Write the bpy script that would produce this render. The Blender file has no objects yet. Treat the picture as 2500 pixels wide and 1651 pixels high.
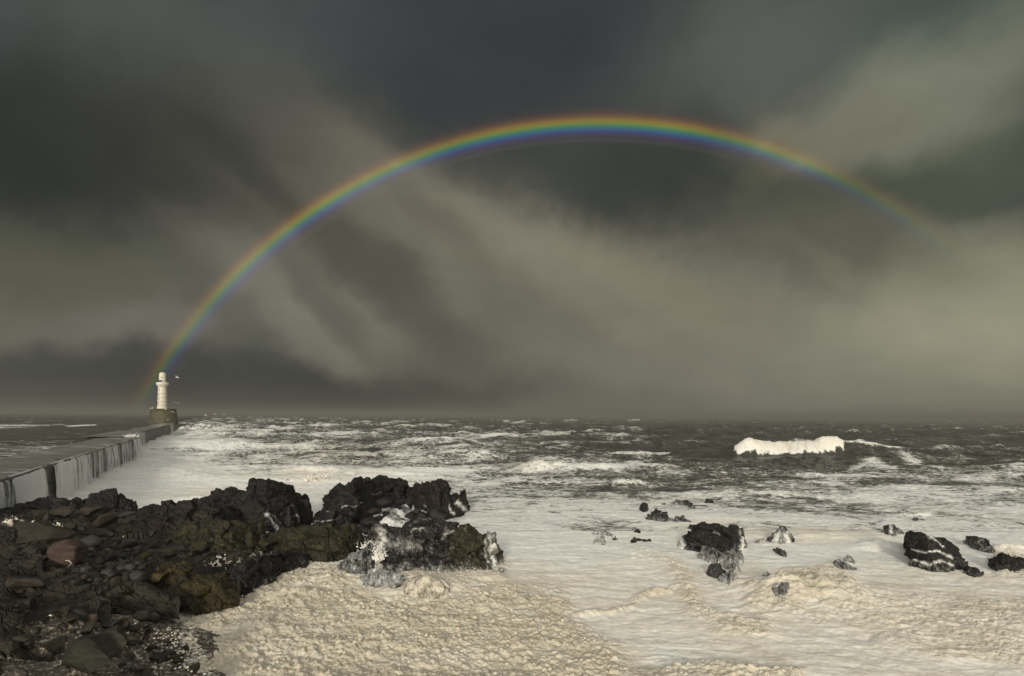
import bpy, math, random
import numpy as np
random.seed(7)
RNG = np.random.RandomState(11)
scene = bpy.context.scene
C = scene.collection

# ------------------------------------------------------------------ camera
W0, H0, FPX = 2500.0, 1651.0, 1413.0
CX, CY = 1250.0, 1015.6
CAM_H = 11.0
ROLL = math.radians(-0.39)
cr, sr = math.cos(ROLL), math.sin(ROLL)
cam_data = bpy.data.cameras.new("camera")
cam = bpy.data.objects.new("camera", cam_data)
C.objects.link(cam)
cam_data.sensor_width = 36.0
cam_data.lens = FPX / W0 * 36.0
cam_data.shift_y = (CY - H0 / 2) / W0
cam_data.clip_start = 0.5
cam_data.clip_end = 40000
cam.location = (0, 0, CAM_H)
from mathutils import Matrix
cam.rotation_euler = (Matrix.Rotation(ROLL, 3, 'Y') @ Matrix.Rotation(math.pi / 2, 3, 'X')).to_euler()
scene.camera = cam


def ray(px, py):
    """photo pixel (full size) -> world direction with y = 1 before the roll"""
    a = (np.asarray(px, float) - CX) / FPX
    b = -(np.asarray(py, float) - CY) / FPX
    return a * cr + b * sr, np.ones_like(a), -a * sr + b * cr


def P(px, py, z=0.0):
    x, y, d = ray(px, py)
    t = (z - CAM_H) / d
    return np.array([float(x * t), float(t), z])


def PY(px, py, Y):
    x, y, d = ray(px, py)
    return np.array([float(x * Y), Y, CAM_H + float(d * Y)])


def proj(X, Y, Z):
    a, b = X / Y, (Z - CAM_H) / Y
    a2 = a * cr - b * sr
    b2 = a * sr + b * cr
    return CX + FPX * a2, CY - FPX * b2


# ------------------------------------------------------------------ view, sun
scene.view_settings.view_transform = 'Standard'
scene.view_settings.look = 'None'
scene.view_settings.gamma = 1
scene.view_settings.exposure = 0.0
scene.view_settings.use_curve_mapping = False
scene.cycles.use_denoising = True
scene.cycles.max_bounces = 5
scene.cycles.diffuse_bounces = 3
scene.cycles.glossy_bounces = 3
scene.cycles.transparent_max_bounces = 8

a0, e0 = math.radians(6.108), math.radians(-14.88)
ac = np.array([math.sin(a0) * math.cos(e0), math.sin(e0), math.cos(a0) * math.cos(e0)])
ANTI = np.array([ac[0] * cr + ac[1] * sr, ac[2], -ac[0] * sr + ac[1] * cr])   # centre of the rainbow's circle
SUN = -ANTI
sun_data = bpy.data.lights.new("sun", 'SUN')
sun_data.energy = 3.1
sun_data.angle = math.radians(9.0)
sun_data.color = (1.0, 0.93, 0.80)
sun = bpy.data.objects.new("sun", sun_data)
from mathutils import Vector
sun.rotation_euler = Vector(SUN).to_track_quat('Z', 'Y').to_euler()
C.objects.link(sun)


# ------------------------------------------------------------------ node helpers
class NT:
    def __init__(s, tree):
        s.t = tree

    def n(s, kind, **kw):
        nd = s.t.nodes.new(kind)
        for k, v in kw.items():
            setattr(nd, k, v)
        return nd

    def put(s, sock, v):
        if v is None:
            return
        if isinstance(v, bpy.types.NodeSocket):
            s.t.links.new(v, sock)
        else:
            if isinstance(v, (tuple, list)) and len(v) == 3 and sock.type == 'RGBA':
                v = (*v, 1)
            sock.default_value = v

    def m(s, op, a, b=None, c=None, clamp=False):
        nd = s.n('ShaderNodeMath', operation=op, use_clamp=clamp)
        for i, v in enumerate((a, b, c)):
            if v is not None:
                s.put(nd.inputs[i], v)
        return nd.outputs[0]

    def vm(s, op, a, b=None, sc=None):
        nd = s.n('ShaderNodeVectorMath', operation=op)
        s.put(nd.inputs[0], a)
        if b is not None:
            s.put(nd.inputs[1], b)
        if sc is not None:
            s.put(nd.inputs['Scale'], sc)
        return nd.outputs['Value'] if op in ('DOT_PRODUCT', 'LENGTH') else nd.outputs[0]

    def mr(s, v, a, b, c=0.0, d=1.0, smooth=True):
        nd = s.n('ShaderNodeMapRange')
        nd.interpolation_type = 'SMOOTHSTEP' if smooth else 'LINEAR'
        s.put(nd.inputs[0], v)
        for i, q in enumerate((a, b, c, d)):
            s.put(nd.inputs[i + 1], q)
        return nd.outputs[0]

    def mix(s, f, a, b, mode='MIX'):
        nd = s.n('ShaderNodeMix', data_type='RGBA', blend_type=mode)
        s.put(nd.inputs[0], f)
        s.put(nd.inputs[6], a)
        s.put(nd.inputs[7], b)
        return nd.outputs[2]

    def noise(s, vec, scale, detail=4, rough=0.55, dist=0.0):
        nd = s.n('ShaderNodeTexNoise')
        s.put(nd.inputs['Vector'], vec)
        s.put(nd.inputs['Scale'], scale)
        nd.inputs['Detail'].default_value = detail
        nd.inputs['Roughness'].default_value = rough
        nd.inputs['Distortion'].default_value = dist
        return nd

    def vor(s, vec, scale, feature='F1'):
        nd = s.n('ShaderNodeTexVoronoi', feature=feature)
        s.put(nd.inputs['Vector'], vec)
        s.put(nd.inputs['Scale'], scale)
        return nd

    def mapping(s, vec, scale=(1, 1, 1), rot=(0, 0, 0), loc=(0, 0, 0), kind='POINT'):
        nd = s.n('ShaderNodeMapping', vector_type=kind)
        s.put(nd.inputs[0], vec)
        nd.inputs['Location'].default_value = loc
        nd.inputs['Rotation'].default_value = rot
        nd.inputs['Scale'].default_value = scale
        return nd.outputs[0]

    def attr(s, name):
        return s.n('ShaderNodeAttribute', attribute_name=name).outputs['Fac']

    def ramp(s, f, stops):
        nd = s.n('ShaderNodeValToRGB')
        s.put(nd.inputs[0], f)
        el = nd.color_ramp.elements
        while len(el) < len(stops):
            el.new(0.5)
        for e, (p, c) in zip(el, stops):
            e.position = p
            e.color = (*c, 1)
        return nd.outputs[0]


def lin(*c):
    return tuple(((v / 255) / 12.92 if v / 255 <= .04045 else ((v / 255 + .055) / 1.055) ** 2.4) for v in c)


# ------------------------------------------------------------------ world: storm clouds and the rainbow
world = bpy.data.worlds.new("World")
scene.world = world
world.use_nodes = True
wt = world.node_tree
wt.nodes.clear()
w = NT(wt)
geo = w.n('ShaderNodeTexCoord').outputs['Generated']
D = w.vm('NORMALIZE', geo)
sep = w.n('ShaderNodeSeparateXYZ')
w.put(sep.inputs[0], D)
az = w.m('ARCTAN2', sep.outputs[0], sep.outputs[1])
el = w.m('ARCSINE', sep.outputs[2])
comb = w.n('ShaderNodeCombineXYZ')
w.put(comb.inputs[0], az)
w.put(comb.inputs[1], el)
ae = comb.outputs[0]
# break the brush edges up with cloud noise
n1 = w.noise(D, 3.2, 5, 0.55)
n2 = w.noise(D, 9.0, 5, 0.6)
wa = w.vm('SCALE', w.vm('SUBTRACT', n1.outputs['Color'], (0.5, 0.5, 0.5)), sc=0.16)
wb = w.vm('SCALE', w.vm('SUBTRACT', n2.outputs['Color'], (0.5, 0.5, 0.5)), sc=0.06)
pw = w.vm('ADD', ae, w.vm('ADD', wa, wb))


def azel(px, py):
    x, y, z = ray(px, py)
    return math.atan2(x, y), math.asin(z / math.sqrt(x * x + y * y + z * z))


def blob(col, px, py, rx, ry, deg, rgb, k):
    """soft cloud patch: centre, half axes and tilt (clockwise) as seen from the shore, sRGB colour, cover"""
    c0 = azel(px, py)
    t = math.radians(deg)
    ex, ey = math.cos(t), math.sin(t)
    e1 = azel(px + ex * 60, py + ey * 60)
    e2 = azel(px - ey * 60, py + ex * 60)
    v1 = ((e1[0] - c0[0]) / 60, (e1[1] - c0[1]) / 60)
    v2 = ((e2[0] - c0[0]) / 60, (e2[1] - c0[1]) / 60)
    th = math.atan2(v1[1], v1[0])
    q = w.mapping(pw, (rx * math.hypot(*v1) * 1.6, ry * math.hypot(*v2) * 1.6, 1), (0, 0, th), (c0[0], c0[1], 0), 'TEXTURE')
    g = w.n('ShaderNodeTexGradient', gradient_type='SPHERICAL')
    w.put(g.inputs[0], q)
    f = w.m('MULTIPLY', w.mr(g.outputs['Fac'], 0.0, 0.85), k)
    return w.mix(f, col, lin(*rgb))


col = w.n('ShaderNodeRGB').outputs[0]
col.default_value = (*lin(76, 77, 71), 1)
BLOBS = [
    (300, 80, 800, 180, 3, (77, 82, 80), .9),
    (1250, 130, 520, 260, -5, (54, 58, 63), .85),
    
    (1850, 120, 320, 190, -20, (92, 94, 88), .8),
    (2350, 60, 350, 150, -15, (76, 88, 81), .8),
    (200, 380, 560, 200, 5, (48, 50, 47), 1.0),
    (600, 420, 280, 180, 40, (50, 50, 47), .8),
    (800, 330, 220, 120, 20, (72, 71, 67), .6),
    (1650, 480, 560, 150, 8, (64, 66, 62), .95),
    (1650, 470, 260, 120, 0, (58, 60, 55), .8),
    (2150, 480, 260, 120, -15, (84, 87, 72), .6),
    (2300, 400, 360, 110, -10, (76, 82, 69), .9),
    (2250, 235, 500, 125, -22, (128, 129, 111), .85),
    (2050, 330, 190, 70, -22, (118, 116, 98), .8),
    (1900, 370, 70, 70, -50, (120, 116, 98), .8),
    (1850, 450, 40, 90, 35, (92, 92, 74), .6),
    (150, 780, 520, 190, 0, (104, 103, 90), .9),
    (330, 830, 260, 70, -5, (116, 112, 102), .7),
    (130, 640, 300, 100, 5, (88, 87, 70), .6),
    (1200, 760, 760, 230, 28, (112, 110, 96), .9),
    (860, 800, 330, 100, 30, (126, 121, 108), .85),
    (1050, 560, 300, 90, 42, (116, 112, 96), .8),
    (1330, 660, 360, 95, 28, (122, 117, 101), .85),
    (1600, 720, 330, 90, 22, (136, 130, 110), .85),
    (880, 640, 230, 60, 38, (84, 82, 71), .75),
    (1000, 730, 260, 50, 40, (88, 86, 76), .7),
    (1350, 850, 300, 70, 20, (112, 109, 97), .6),
    (2000, 800, 520, 190, 10, (128, 124, 106), .85),
    (2420, 760, 260, 170, -20, (164, 160, 132), .95),
    (2300, 640, 260, 100, 10, (134, 134, 112), .8),
    (2100, 620, 260, 100, 20, (98, 96, 80), .7),
    (2250, 860, 360, 90, 0, (148, 144, 122), .7),
    (2050, 560, 260, 90, 10, (84, 84, 72), .6),
    (1800, 900, 520, 90, 5, (126, 122, 108), .8),
    (560, 960, 620, 75, 2, (66, 66, 62), 1.0),
    (150, 940, 420, 70, 0, (72, 72, 68), .9),
    (950, 960, 330, 70, 3, (62, 63, 58), .95),
    (1050, 900, 90, 110, 10, (84, 82, 72), .6),
    (1300, 620, 420, 50, 30, (120, 117, 102), .35), (1100, 800, 420, 50, 35, (92, 91, 81), .35), (1500, 720, 520, 60, 24, (138, 133, 115), .45), (1750, 830, 420, 40, 20, (114, 112, 99), .35),
    (700, 760, 300, 40, 38, (120, 116, 103), .35), (1900, 640, 260, 40, 30, (88, 87, 76), .4),
    (560, 350, 190, 50, 42, (44, 46, 44), .22), (650, 430, 200, 46, 45, (46, 47, 44), .25), (1000, 500, 260, 36, 48, (98, 95, 83), .4),
    (780, 700, 240, 34, 42, (78, 77, 68), .35), (940, 850, 260, 36, 40, (90, 88, 78), .35),
    (2150, 700, 240, 30, 20, (118, 116, 98), .4), (2350, 560, 240, 36, -15, (112, 113, 95), .4), (760, 950, 560, 60, 1, (58, 59, 56), .8),
    (1550, 1000, 420, 60, 2, (112, 109, 97), .8),
    (2250, 990, 620, 70, 1, (130, 129, 112), .9),
    (2330, 830, 460, 190, -8, (152, 149, 128), .55),
    (150, 330, 600, 220, 5, (46, 49, 47), .5),
]
for b in BLOBS:
    col = blob(col, *b)
# cloud texture: streaks lying down to the right as in the squall
st = w.mapping(ae, (1.3, 6.0, 1), (0, 0, math.radians(27)))
nst = w.noise(st, 2.2, 8, 0.60, 0.5)
nfi = w.noise(D, 4.2, 8, 0.56, 0.5)
k = w.m('ADD', w.m('MULTIPLY', nst.outputs['Fac'], 0.35), w.m('MULTIPLY', nfi.outputs['Fac'], 0.65))
k = w.mr(k, 0.28, 0.74, 0.82, 1.20, smooth=False)
kc = w.n('ShaderNodeCombineXYZ')
for i in range(3):
    w.put(kc.inputs[i], w.m('MULTIPLY', k, (.92, .94, .96)[i]))
col = w.mix(1.0, col, kc.outputs[0], 'MULTIPLY')
# rain bow: 42 degrees about the point opposite the sun
cosr = w.vm('DOT_PRODUCT', D, tuple(ANTI))
ang = w.m('MULTIPLY', w.m('ARCCOSINE', cosr), 180 / math.pi)
f = w.mr(ang, 39.95, 43.0, 0, 1, smooth=False)
bow = w.ramp(f, [(0.0, (0, 0, 0)), (0.07, (.012, .014, .008)), (0.14, (.010, .004, .02)), (0.21, (.016, .005, .032)),
                 (0.29, (.008, .014, .10)), (0.37, (.0, .06, .14)), (0.45, (.015, .13, .06)), (0.53, (.13, .155, .0)),
                 (0.61, (.17, .095, .0)), (0.69, (.095, .035, .0)), (0.77, (.04, .010, .001)), (0.87, (.008, .002, .0)), (1.0, (0, 0, 0))])
inside = w.mr(ang, 40.3, 38.0, 1, 0.0)
fade = w.m('MULTIPLY', w.mr(az, math.radians(13), math.radians(41), 1, 0.0), w.mr(el, -0.06, 0.34, 0.16, 1))
patch = w.mr(w.noise(D, 5, 3).outputs['Fac'], .3, .6, .75, 1.1)
fade = w.m('MULTIPLY', w.m('MULTIPLY', fade, patch), w.m('MULTIPLY', inside, 0.95))
col = w.mix(fade, col, bow, 'ADD')
# behind and above the camera the squall has passed: open bright sky, from the Sky Texture, with lit cloud
skyt = w.n('ShaderNodeTexSky', sky_type='NISHITA')
skyt.sun_disc = False
skyt.sun_elevation = math.asin(SUN[2])
skyt.sun_rotation = math.atan2(SUN[0], SUN[1])
sky = w.vm('SCALE', skyt.outputs[0], sc=0.07)
lit = w.mix(w.mr(w.noise(D, 2.5, 5).outputs['Fac'], .35, .65), sky, (1.42, 1.37, 1.25))
sd = Vector((SUN[0], SUN[1], 0.75)).normalized()
op = w.mr(w.vm('DOT_PRODUCT', D, tuple(sd)), -0.12, 0.55)
col = w.mix(op, col, lit)
bg = w.n('ShaderNodeBackground')
w.put(bg.inputs[0], col)
bg.inputs[1].default_value = 1.0
wo = w.n('ShaderNodeOutputWorld')
wt.links.new(bg.outputs[0], wo.inputs[0])
world.cycles.sampling_method = 'MANUAL'
world.cycles.sample_map_resolution = 512

# ------------------------------------------------------------------ numpy noise
PERM = RNG.permutation(4096)


def hsh(*idx):
    h = PERM[np.asarray(idx[0]) & 4095]
    for i in idx[1:]:
        h = PERM[(h + np.asarray(i)) & 4095]
    return h


def perlin(x, y, seed=0):
    xi = np.floor(x).astype(np.int64)
    yi = np.floor(y).astype(np.int64)
    xf, yf = x - xi, y - yi
    u = xf * xf * xf * (xf * (xf * 6 - 15) + 10)
    v = yf * yf * yf * (yf * (yf * 6 - 15) + 10)
    r = []
    for dy in (0, 1):
        for dx in (0, 1):
            a = hsh(xi + dx, yi + dy, seed) * (2 * math.pi / 4096)
            r.append(np.cos(a) * (xf - dx) + np.sin(a) * (yf - dy))
    return ((r[0] * (1 - u) + r[1] * u) * (1 - v) + (r[2] * (1 - u) + r[3] * u) * v) * 1.5


def fbm(x, y, o=4, seed=0, g=0.5):
    s, a, t = 0, 1, 0
    for i in range(o):
        s = s + a * perlin(x * 2 ** i + 17.3 * i, y * 2 ** i - 9.1 * i, seed + i)
        t += a
        a *= g
    return s / t


def billow(x, y, o=4, seed=0, g=0.55):
    s, a, t = 0, 1, 0
    for i in range(o):
        s = s + a * np.abs(perlin(x * 2 ** i + 7.7 * i, y * 2 ** i + 3.3 * i, seed + i))
        t += a
        a *= g
    return s / t


def ridge(x, y, o=4, seed=0, g=0.5):
    s, a, t = 0, 1, 0
    for i in range(o):
        s = s + a * (1 - 2 * np.abs(perlin(x * 2 ** i + 5.7 * i, y * 2 ** i + 13.3 * i, seed + i)))
        t += a
        a *= g
    return s / t


def worley2(x, y, seed=0):
    """returns F1, F2, cell id, offset to nearest feature"""
    xi, yi = np.floor(x).astype(np.int64), np.floor(y).astype(np.int64)
    f1 = np.full(x.shape, 9.0)
    f2 = np.full(x.shape, 9.0)
    cid = np.zeros(x.shape, np.int64)
    ox = np.zeros(x.shape)
    oy = np.zeros(x.shape)
    for dx in (-1, 0, 1):
        for dy in (-1, 0, 1):
            h = hsh(xi + dx, yi + dy, seed)
            px = xi + dx + (h & 63) / 64.0
            py = yi + dy + ((h >> 6) & 63) / 64.0
            ax, ay = x - px, y - py
            d = np.sqrt(ax * ax + ay * ay)
            nw = d < f1
            f2 = np.where(nw, f1, np.minimum(f2, d))
            f1 = np.where(nw, d, f1)
            cid = np.where(nw, h, cid)
            ox = np.where(nw, ax, ox)
            oy = np.where(nw, ay, oy)
    return f1, f2, cid, ox, oy


def worley3(p, seed=0):
    ip = np.floor(p).astype(np.int64)
    n = len(p)
    f1 = np.full(n, 9.0)
    f2 = np.full(n, 9.0)
    cid = np.zeros(n, np.int64)
    off = np.zeros((n, 3))
    for dx in (-1, 0, 1):
        for dy in (-1, 0, 1):
            for dz in (-1, 0, 1):
                h = hsh(ip[:, 0] + dx, ip[:, 1] + dy, ip[:, 2] + dz, seed)
                q = np.stack([ip[:, 0] + dx + (h & 15) / 16.0, ip[:, 1] + dy + ((h >> 4) & 15) / 16.0, ip[:, 2] + dz + ((h >> 8) & 15) / 16.0], 1)
                a = p - q
                d = np.sqrt((a * a).sum(1))
                nw = d < f1
                f2 = np.where(nw, f1, np.minimum(f2, d))
                f1 = np.where(nw, d, f1)
                cid = np.where(nw, h, cid)
                off = np.where(nw[:, None], a, off)
    return f1, f2, cid, off


def hv(cid, k):
    """three random numbers in -1..1 for every cell id"""
    return np.stack([(PERM[(cid + 131 * k + 977 * j) & 4095] / 2048.0 - 1) for j in range(3)], 1)


def sstep(a, b, x):
    t = np.clip((x - a) / (b - a), 0, 1)
    return t * t * (3 - 2 * t)


def poly_sd(qx, qy, pts):
    """signed distance (positive inside) to a polygon"""
    d = np.full(qx.shape, 1e9)
    ins = np.zeros(qx.shape, bool)
    n = len(pts)
    for i in range(n):
        x1, y1 = pts[i]
        x2, y2 = pts[(i + 1) % n]
        dx, dy = x2 - x1, y2 - y1
        t = np.clip(((qx - x1) * dx + (qy - y1) * dy) / (dx * dx + dy * dy), 0, 1)
        d = np.minimum(d, np.hypot(qx - x1 - t * dx, qy - y1 - t * dy))
        if dy != 0:
            cond = ((y1 > qy) != (y2 > qy)) & (qx < dx * (qy - y1) / dy + x1)
            ins ^= cond
    return np.where(ins, d, -d)


def line_d(qx, qy, pts):
    d = np.full(np.shape(qx), 1e9)
    for (x1, y1), (x2, y2) in zip(pts[:-1], pts[1:]):
        dx, dy = x2 - x1, y2 - y1
        t = np.clip(((qx - x1) * dx + (qy - y1) * dy) / (dx * dx + dy * dy + 1e-9), 0, 1)
        d = np.minimum(d, np.hypot(qx - x1 - t * dx, qy - y1 - t * dy))
    return d


# ------------------------------------------------------------------ mesh helpers
def mesh_np(name, co, faces, mat=None, smooth=True, attrs=None):
    me = bpy.data.meshes.new(name)
    co = np.asarray(co, np.float32)
    faces = np.asarray(faces, np.int32)
    k = faces.shape[1]
    me.vertices.add(len(co))
    me.vertices.foreach_set('co', co.ravel())
    me.loops.add(faces.size)
    me.loops.foreach_set('vertex_index', faces.ravel())
    me.polygons.add(len(faces))
    me.polygons.foreach_set('loop_start', np.arange(0, faces.size, k, dtype=np.int32))
    me.polygons.foreach_set('loop_total', np.full(len(faces), k, np.int32))
    me.polygons.foreach_set('use_smooth', np.full(len(faces), smooth, bool))
    if attrs:
        for an, av in attrs.items():
            a = me.attributes.new(an, 'FLOAT', 'POINT')
            a.data.foreach_set('value', np.asarray(av, np.float32).ravel())
    me.update(calc_edges=True)
    if mat:
        me.materials.append(mat)
    return me


def grid_faces(nr, nc):
    i = np.arange(nr - 1)[:, None] * nc + np.arange(nc - 1)[None, :]
    return np.stack([i, i + 1, i + nc + 1, i + nc], -1).reshape(-1, 4)


def obj(name, me, parent=None, loc=None):
    o = bpy.data.objects.new(name, me)
    C.objects.link(o)
    if parent:
        o.parent = parent
    if loc is not None:
        o.location = loc
    return o


def tag(o, label=None, cat=None, group=None, kind=None):
    if label:
        o['label'] = label
    if cat:
        o['category'] = cat
    if group:
        o['group'] = group
    if kind:
        o['kind'] = kind
    return o


def empty(name, loc=(0, 0, 0), rz=0.0):
    o = bpy.data.objects.new(name, None)
    o.location = loc
    o.rotation_euler = (0, 0, rz)
    o.empty_display_size = 0.5
    C.objects.link(o)
    return o


def box_data(x0, x1, y0, y1, z0, z1):
    v = [(x, y, z) for z in (z0, z1) for y in (y0, y1) for x in (x0, x1)]
    f = [(0, 2, 3, 1), (4, 5, 7, 6), (0, 1, 5, 4), (2, 6, 7, 3), (0, 4, 6, 2), (1, 3, 7, 5)]
    return v, f


def lathe(profile, n=32, a0=0.0, a1=2 * math.pi):
    full = abs(a1 - a0 - 2 * math.pi) < 1e-6
    m = n if full else n + 1
    v, f = [], []
    for r, z in profile:
        for i in range(m):
            t = a0 + (a1 - a0) * i / n
            v.append((r * math.cos(t), r * math.sin(t), z))
    for j in range(len(profile) - 1):
        for i in range(n):
            k = (i + 1) % m
            f.append((j * m + i, j * m + k, (j + 1) * m + k, (j + 1) * m + i))
    return v, f


def mesh_py(name, v, f, mat, smooth=False):
    me = bpy.data.meshes.new(name)
    me.from_pydata([tuple(map(float, q)) for q in v], [], f)
    if smooth:
        me.polygons.foreach_set('use_smooth', [True] * len(me.polygons))
    me.update()
    if mat:
        me.materials.append(mat)
    return me


def new_mat(name):
    m = bpy.data.materials.new(name)
    m.use_nodes = True
    t = m.node_tree
    t.nodes.clear()
    nt = NT(t)
    b = nt.n('ShaderNodeBsdfPrincipled')
    o = nt.n('ShaderNodeOutputMaterial')
    t.links.new(b.outputs[0], o.inputs[0])
    return m, nt, b, o


# ------------------------------------------------------------------ materials
def foam_rgb(nt, pos, tan):
    """white sea foam that turns cream and tan where it has been whipped up with peat"""
    n = nt.noise(pos, 0.35, 5, 0.6, 0.8).outputs['Fac']
    t2 = nt.m('ADD', tan, nt.m('MULTIPLY', nt.m('SUBTRACT', n, 0.5), 0.7), clamp=True)
    return nt.ramp(t2, [(0.0, (.80, .80, .76)), (0.35, (.79, .76, .68)), (0.7, (.71, .655, .545)), (1.0, (.565, .505, .39))])


def make_sea():
    m, nt, b, o = new_mat("sea_water")
    pos = nt.n('ShaderNodeTexCoord').outputs['Object']
    fo, tan, cl = nt.attr('foam'), nt.attr('tan'), nt.attr('clump')
    st = nt.mapping(pos, (0.75, 1.0, 1.0), (0, 0, 0.12))
    a = nt.noise(st, 0.10, 9, 0.70, 1.8).outputs['Fac']
    bq = nt.noise(st, 0.8, 7, 0.70, 1.5).outputs['Fac']
    wv = nt.vm('ADD', st, nt.vm('SCALE', nt.noise(st, 0.5, 5, .6).outputs['Color'], sc=3.5))
    vv = nt.vor(wv, 0.7, 'DISTANCE_TO_EDGE').outputs['Distance']
    lace = nt.mr(vv, 0.0, 0.14, 1.0, 0.0)
    s = nt.m('ADD', nt.m('MULTIPLY', a, 0.5), nt.m('MULTIPLY', bq, 0.5))
    s = nt.m('ADD', nt.m('MULTIPLY', nt.m('SUBTRACT', s, 0.5), 1.35), nt.m('ADD', 0.49, nt.m('MULTIPLY', lace, 0.07)))
    df = nt.m('SUBTRACT', s, nt.m('SUBTRACT', 0.78, nt.m('MULTIPLY', fo, 0.62)))
    thin = nt.mr(df, -0.16, 0.05)
    cover = nt.mr(df, -0.045, 0.115)
    fc = foam_rgb(nt, pos, tan)
    fine = nt.noise(st, 2.2, 8, 0.72, 0.6).outputs['Fac']
    fc = nt.mix(1.0, fc, nt.ramp(fine, [(0.34, (.76, .76, .75)), (0.58, (1, 1, 1))]), 'MULTIPLY')
    veil = nt.noise(nt.mapping(pos, (0.3, 1.0, 1.0), (0, 0, 0.1)), 0.22, 8, 0.68, 2.2).outputs['Fac']
    fc = nt.mix(nt.m('SUBTRACT', 1.0, nt.m('MULTIPLY', tan, 2.2), clamp=True), fc, nt.mix(1.0, fc, nt.ramp(veil, [(0.32, (.78, .785, .78)), (0.48, (.97, .97, .96)), (0.60, (1, 1, 1))]), 'MULTIPLY'))
    pit = nt.attr('pit')
    fc = nt.mix(nt.m('MULTIPLY', pit, nt.m('SUBTRACT', 0.60, nt.m('MULTIPLY', cl, 0.45))), fc, (.40, .33, .22))  # crease shade in the hollows between foam lumps, painted as darker brown
    water = nt.mix(nt.mr(a, .35, .65), (.030, .031, .025), (.060, .060, .048))
    c = nt.mix(nt.m('MULTIPLY', thin, 0.35), water, (.50, .48, .42))
    c = nt.mix(cover, c, fc)
    nt.put(b.inputs['Base Color'], c)
    nt.put(b.inputs['Roughness'], nt.mr(cover, 0, 1, 0.25, 0.85))
    nt.put(b.inputs['Specular IOR Level'], nt.mr(cover, 0, 1, 0.5, 0.12))
    b.inputs['IOR'].default_value = 1.33
    h1 = nt.noise(pos, 1.3, 8, 0.62, 0.6).outputs['Fac']
    h2 = nt.noise(pos, 6.0, 6, 0.65).outputs['Fac']
    bare = nt.m('SUBTRACT', 1.0, fo, clamp=True)
    hh = nt.m('MULTIPLY', h1, nt.m('ADD', nt.m('MULTIPLY', bare, 1.0), 0.05))
    sv = nt.vor(nt.vm('ADD', pos, nt.vm('SCALE', nt.noise(pos, 4.0, 4, .6).outputs['Color'], sc=.25)), 7.0, 'SMOOTH_F1').outputs['Distance']
    hh = nt.m('ADD', hh, nt.m('MULTIPLY', nt.m('MULTIPLY', nt.m('SUBTRACT', nt.m('MULTIPLY', h2, 1.1), nt.m('MULTIPLY', sv, 0.5)), nt.m('ADD', cl, 0.04)), 0.17))
    hh = nt.m('ADD', hh, nt.m('MULTIPLY', cover, 0.04))
    hh = nt.m('ADD', hh, nt.m('MULTIPLY', nt.noise(wv, 1.6, 7, .68, .8).outputs['Fac'], 0.10))
    bp = nt.n('ShaderNodeBump')
    bp.inputs['Strength'].default_value = 0.8
    bp.inputs['Distance'].default_value = 0.6
    nt.put(bp.inputs['Height'], hh)
    nt.put(b.inputs['Normal'], bp.outputs[0])
    return m


M_SEA = make_sea()


def make_rock(name, dark, mid, accent, acc_amt, rough=0.5, foam_t=0.5):
    m, nt, b, o = new_mat(name)
    tc = nt.n('ShaderNodeNewGeometry').outputs['Position']
    n1 = nt.noise(tc, 0.9, 7, 0.62, 0.4).outputs['Fac']
    n2 = nt.noise(tc, 6.0, 6, 0.7).outputs['Fac']
    sx = nt.mapping(tc, (0.7, 0.7, 3.5), (0.35, 0.3, 0))
    n3 = nt.noise(sx, 1.4, 6, 0.6, 0.7).outputs['Fac']
    c = nt.mix(nt.mr(n1, .32, .68), dark, mid)
    c = nt.mix(nt.m('MULTIPLY', nt.mr(n3, .5, .72), acc_amt), c, accent)
    c = nt.mix(1.0, c, nt.ramp(n2, [(0.28, (.55, .55, .55)), (0.7, (1.35, 1.35, 1.35))]), 'MULTIPLY')
    fo, tan = nt.attr('foam'), nt.attr('tan')
    fn = nt.noise(nt.mapping(tc, (1, 1, 0.7)), 2.6, 8, 0.72, 0.5).outputs['Fac']
    st_ = nt.noise(nt.mapping(tc, (1.0, 1.0, 0.38)), 5.5, 8, 0.72, 0.8).outputs['Fac']
    fn = nt.m('ADD', nt.m('MULTIPLY', fn, 0.7), nt.m('MULTIPLY', st_, 0.3))
    df = nt.m('SUBTRACT', fn, nt.m('SUBTRACT', 0.80, nt.m('MULTIPLY', fo, 0.62)))
    cov = nt.m('ADD', nt.m('MULTIPLY', nt.mr(df, -0.16, 0.08), 0.38), nt.m('MULTIPLY', nt.mr(df, -0.01, 0.16), 0.5))
    fc = foam_rgb(nt, tc, tan)
    fc = nt.mix(nt.m('SUBTRACT', 0.35, nt.m('MULTIPLY', tan, 0.5), clamp=True), fc, (.52, .52, .51))
    c = nt.mix(cov, c, fc)
    nt.put(b.inputs['Base Color'], c)
    nt.put(b.inputs['Roughness'], nt.m('ADD', nt.m('MULTIPLY', n2, 0.35), rough - 0.17))
    b.inputs['Specular IOR Level'].default_value = 0.20
    hh = nt.m('ADD', nt.m('MULTIPLY', n2, 0.35), nt.m('ADD', n3, nt.m('MULTIPLY', cov, -0.2)))
    bp = nt.n('ShaderNodeBump')
    bp.inputs['Strength'].default_value = 0.7
    bp.inputs['Distance'].default_value = 0.10
    nt.put(bp.inputs['Height'], hh)
    nt.put(b.inputs['Normal'], bp.outputs[0])
    return m


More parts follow.
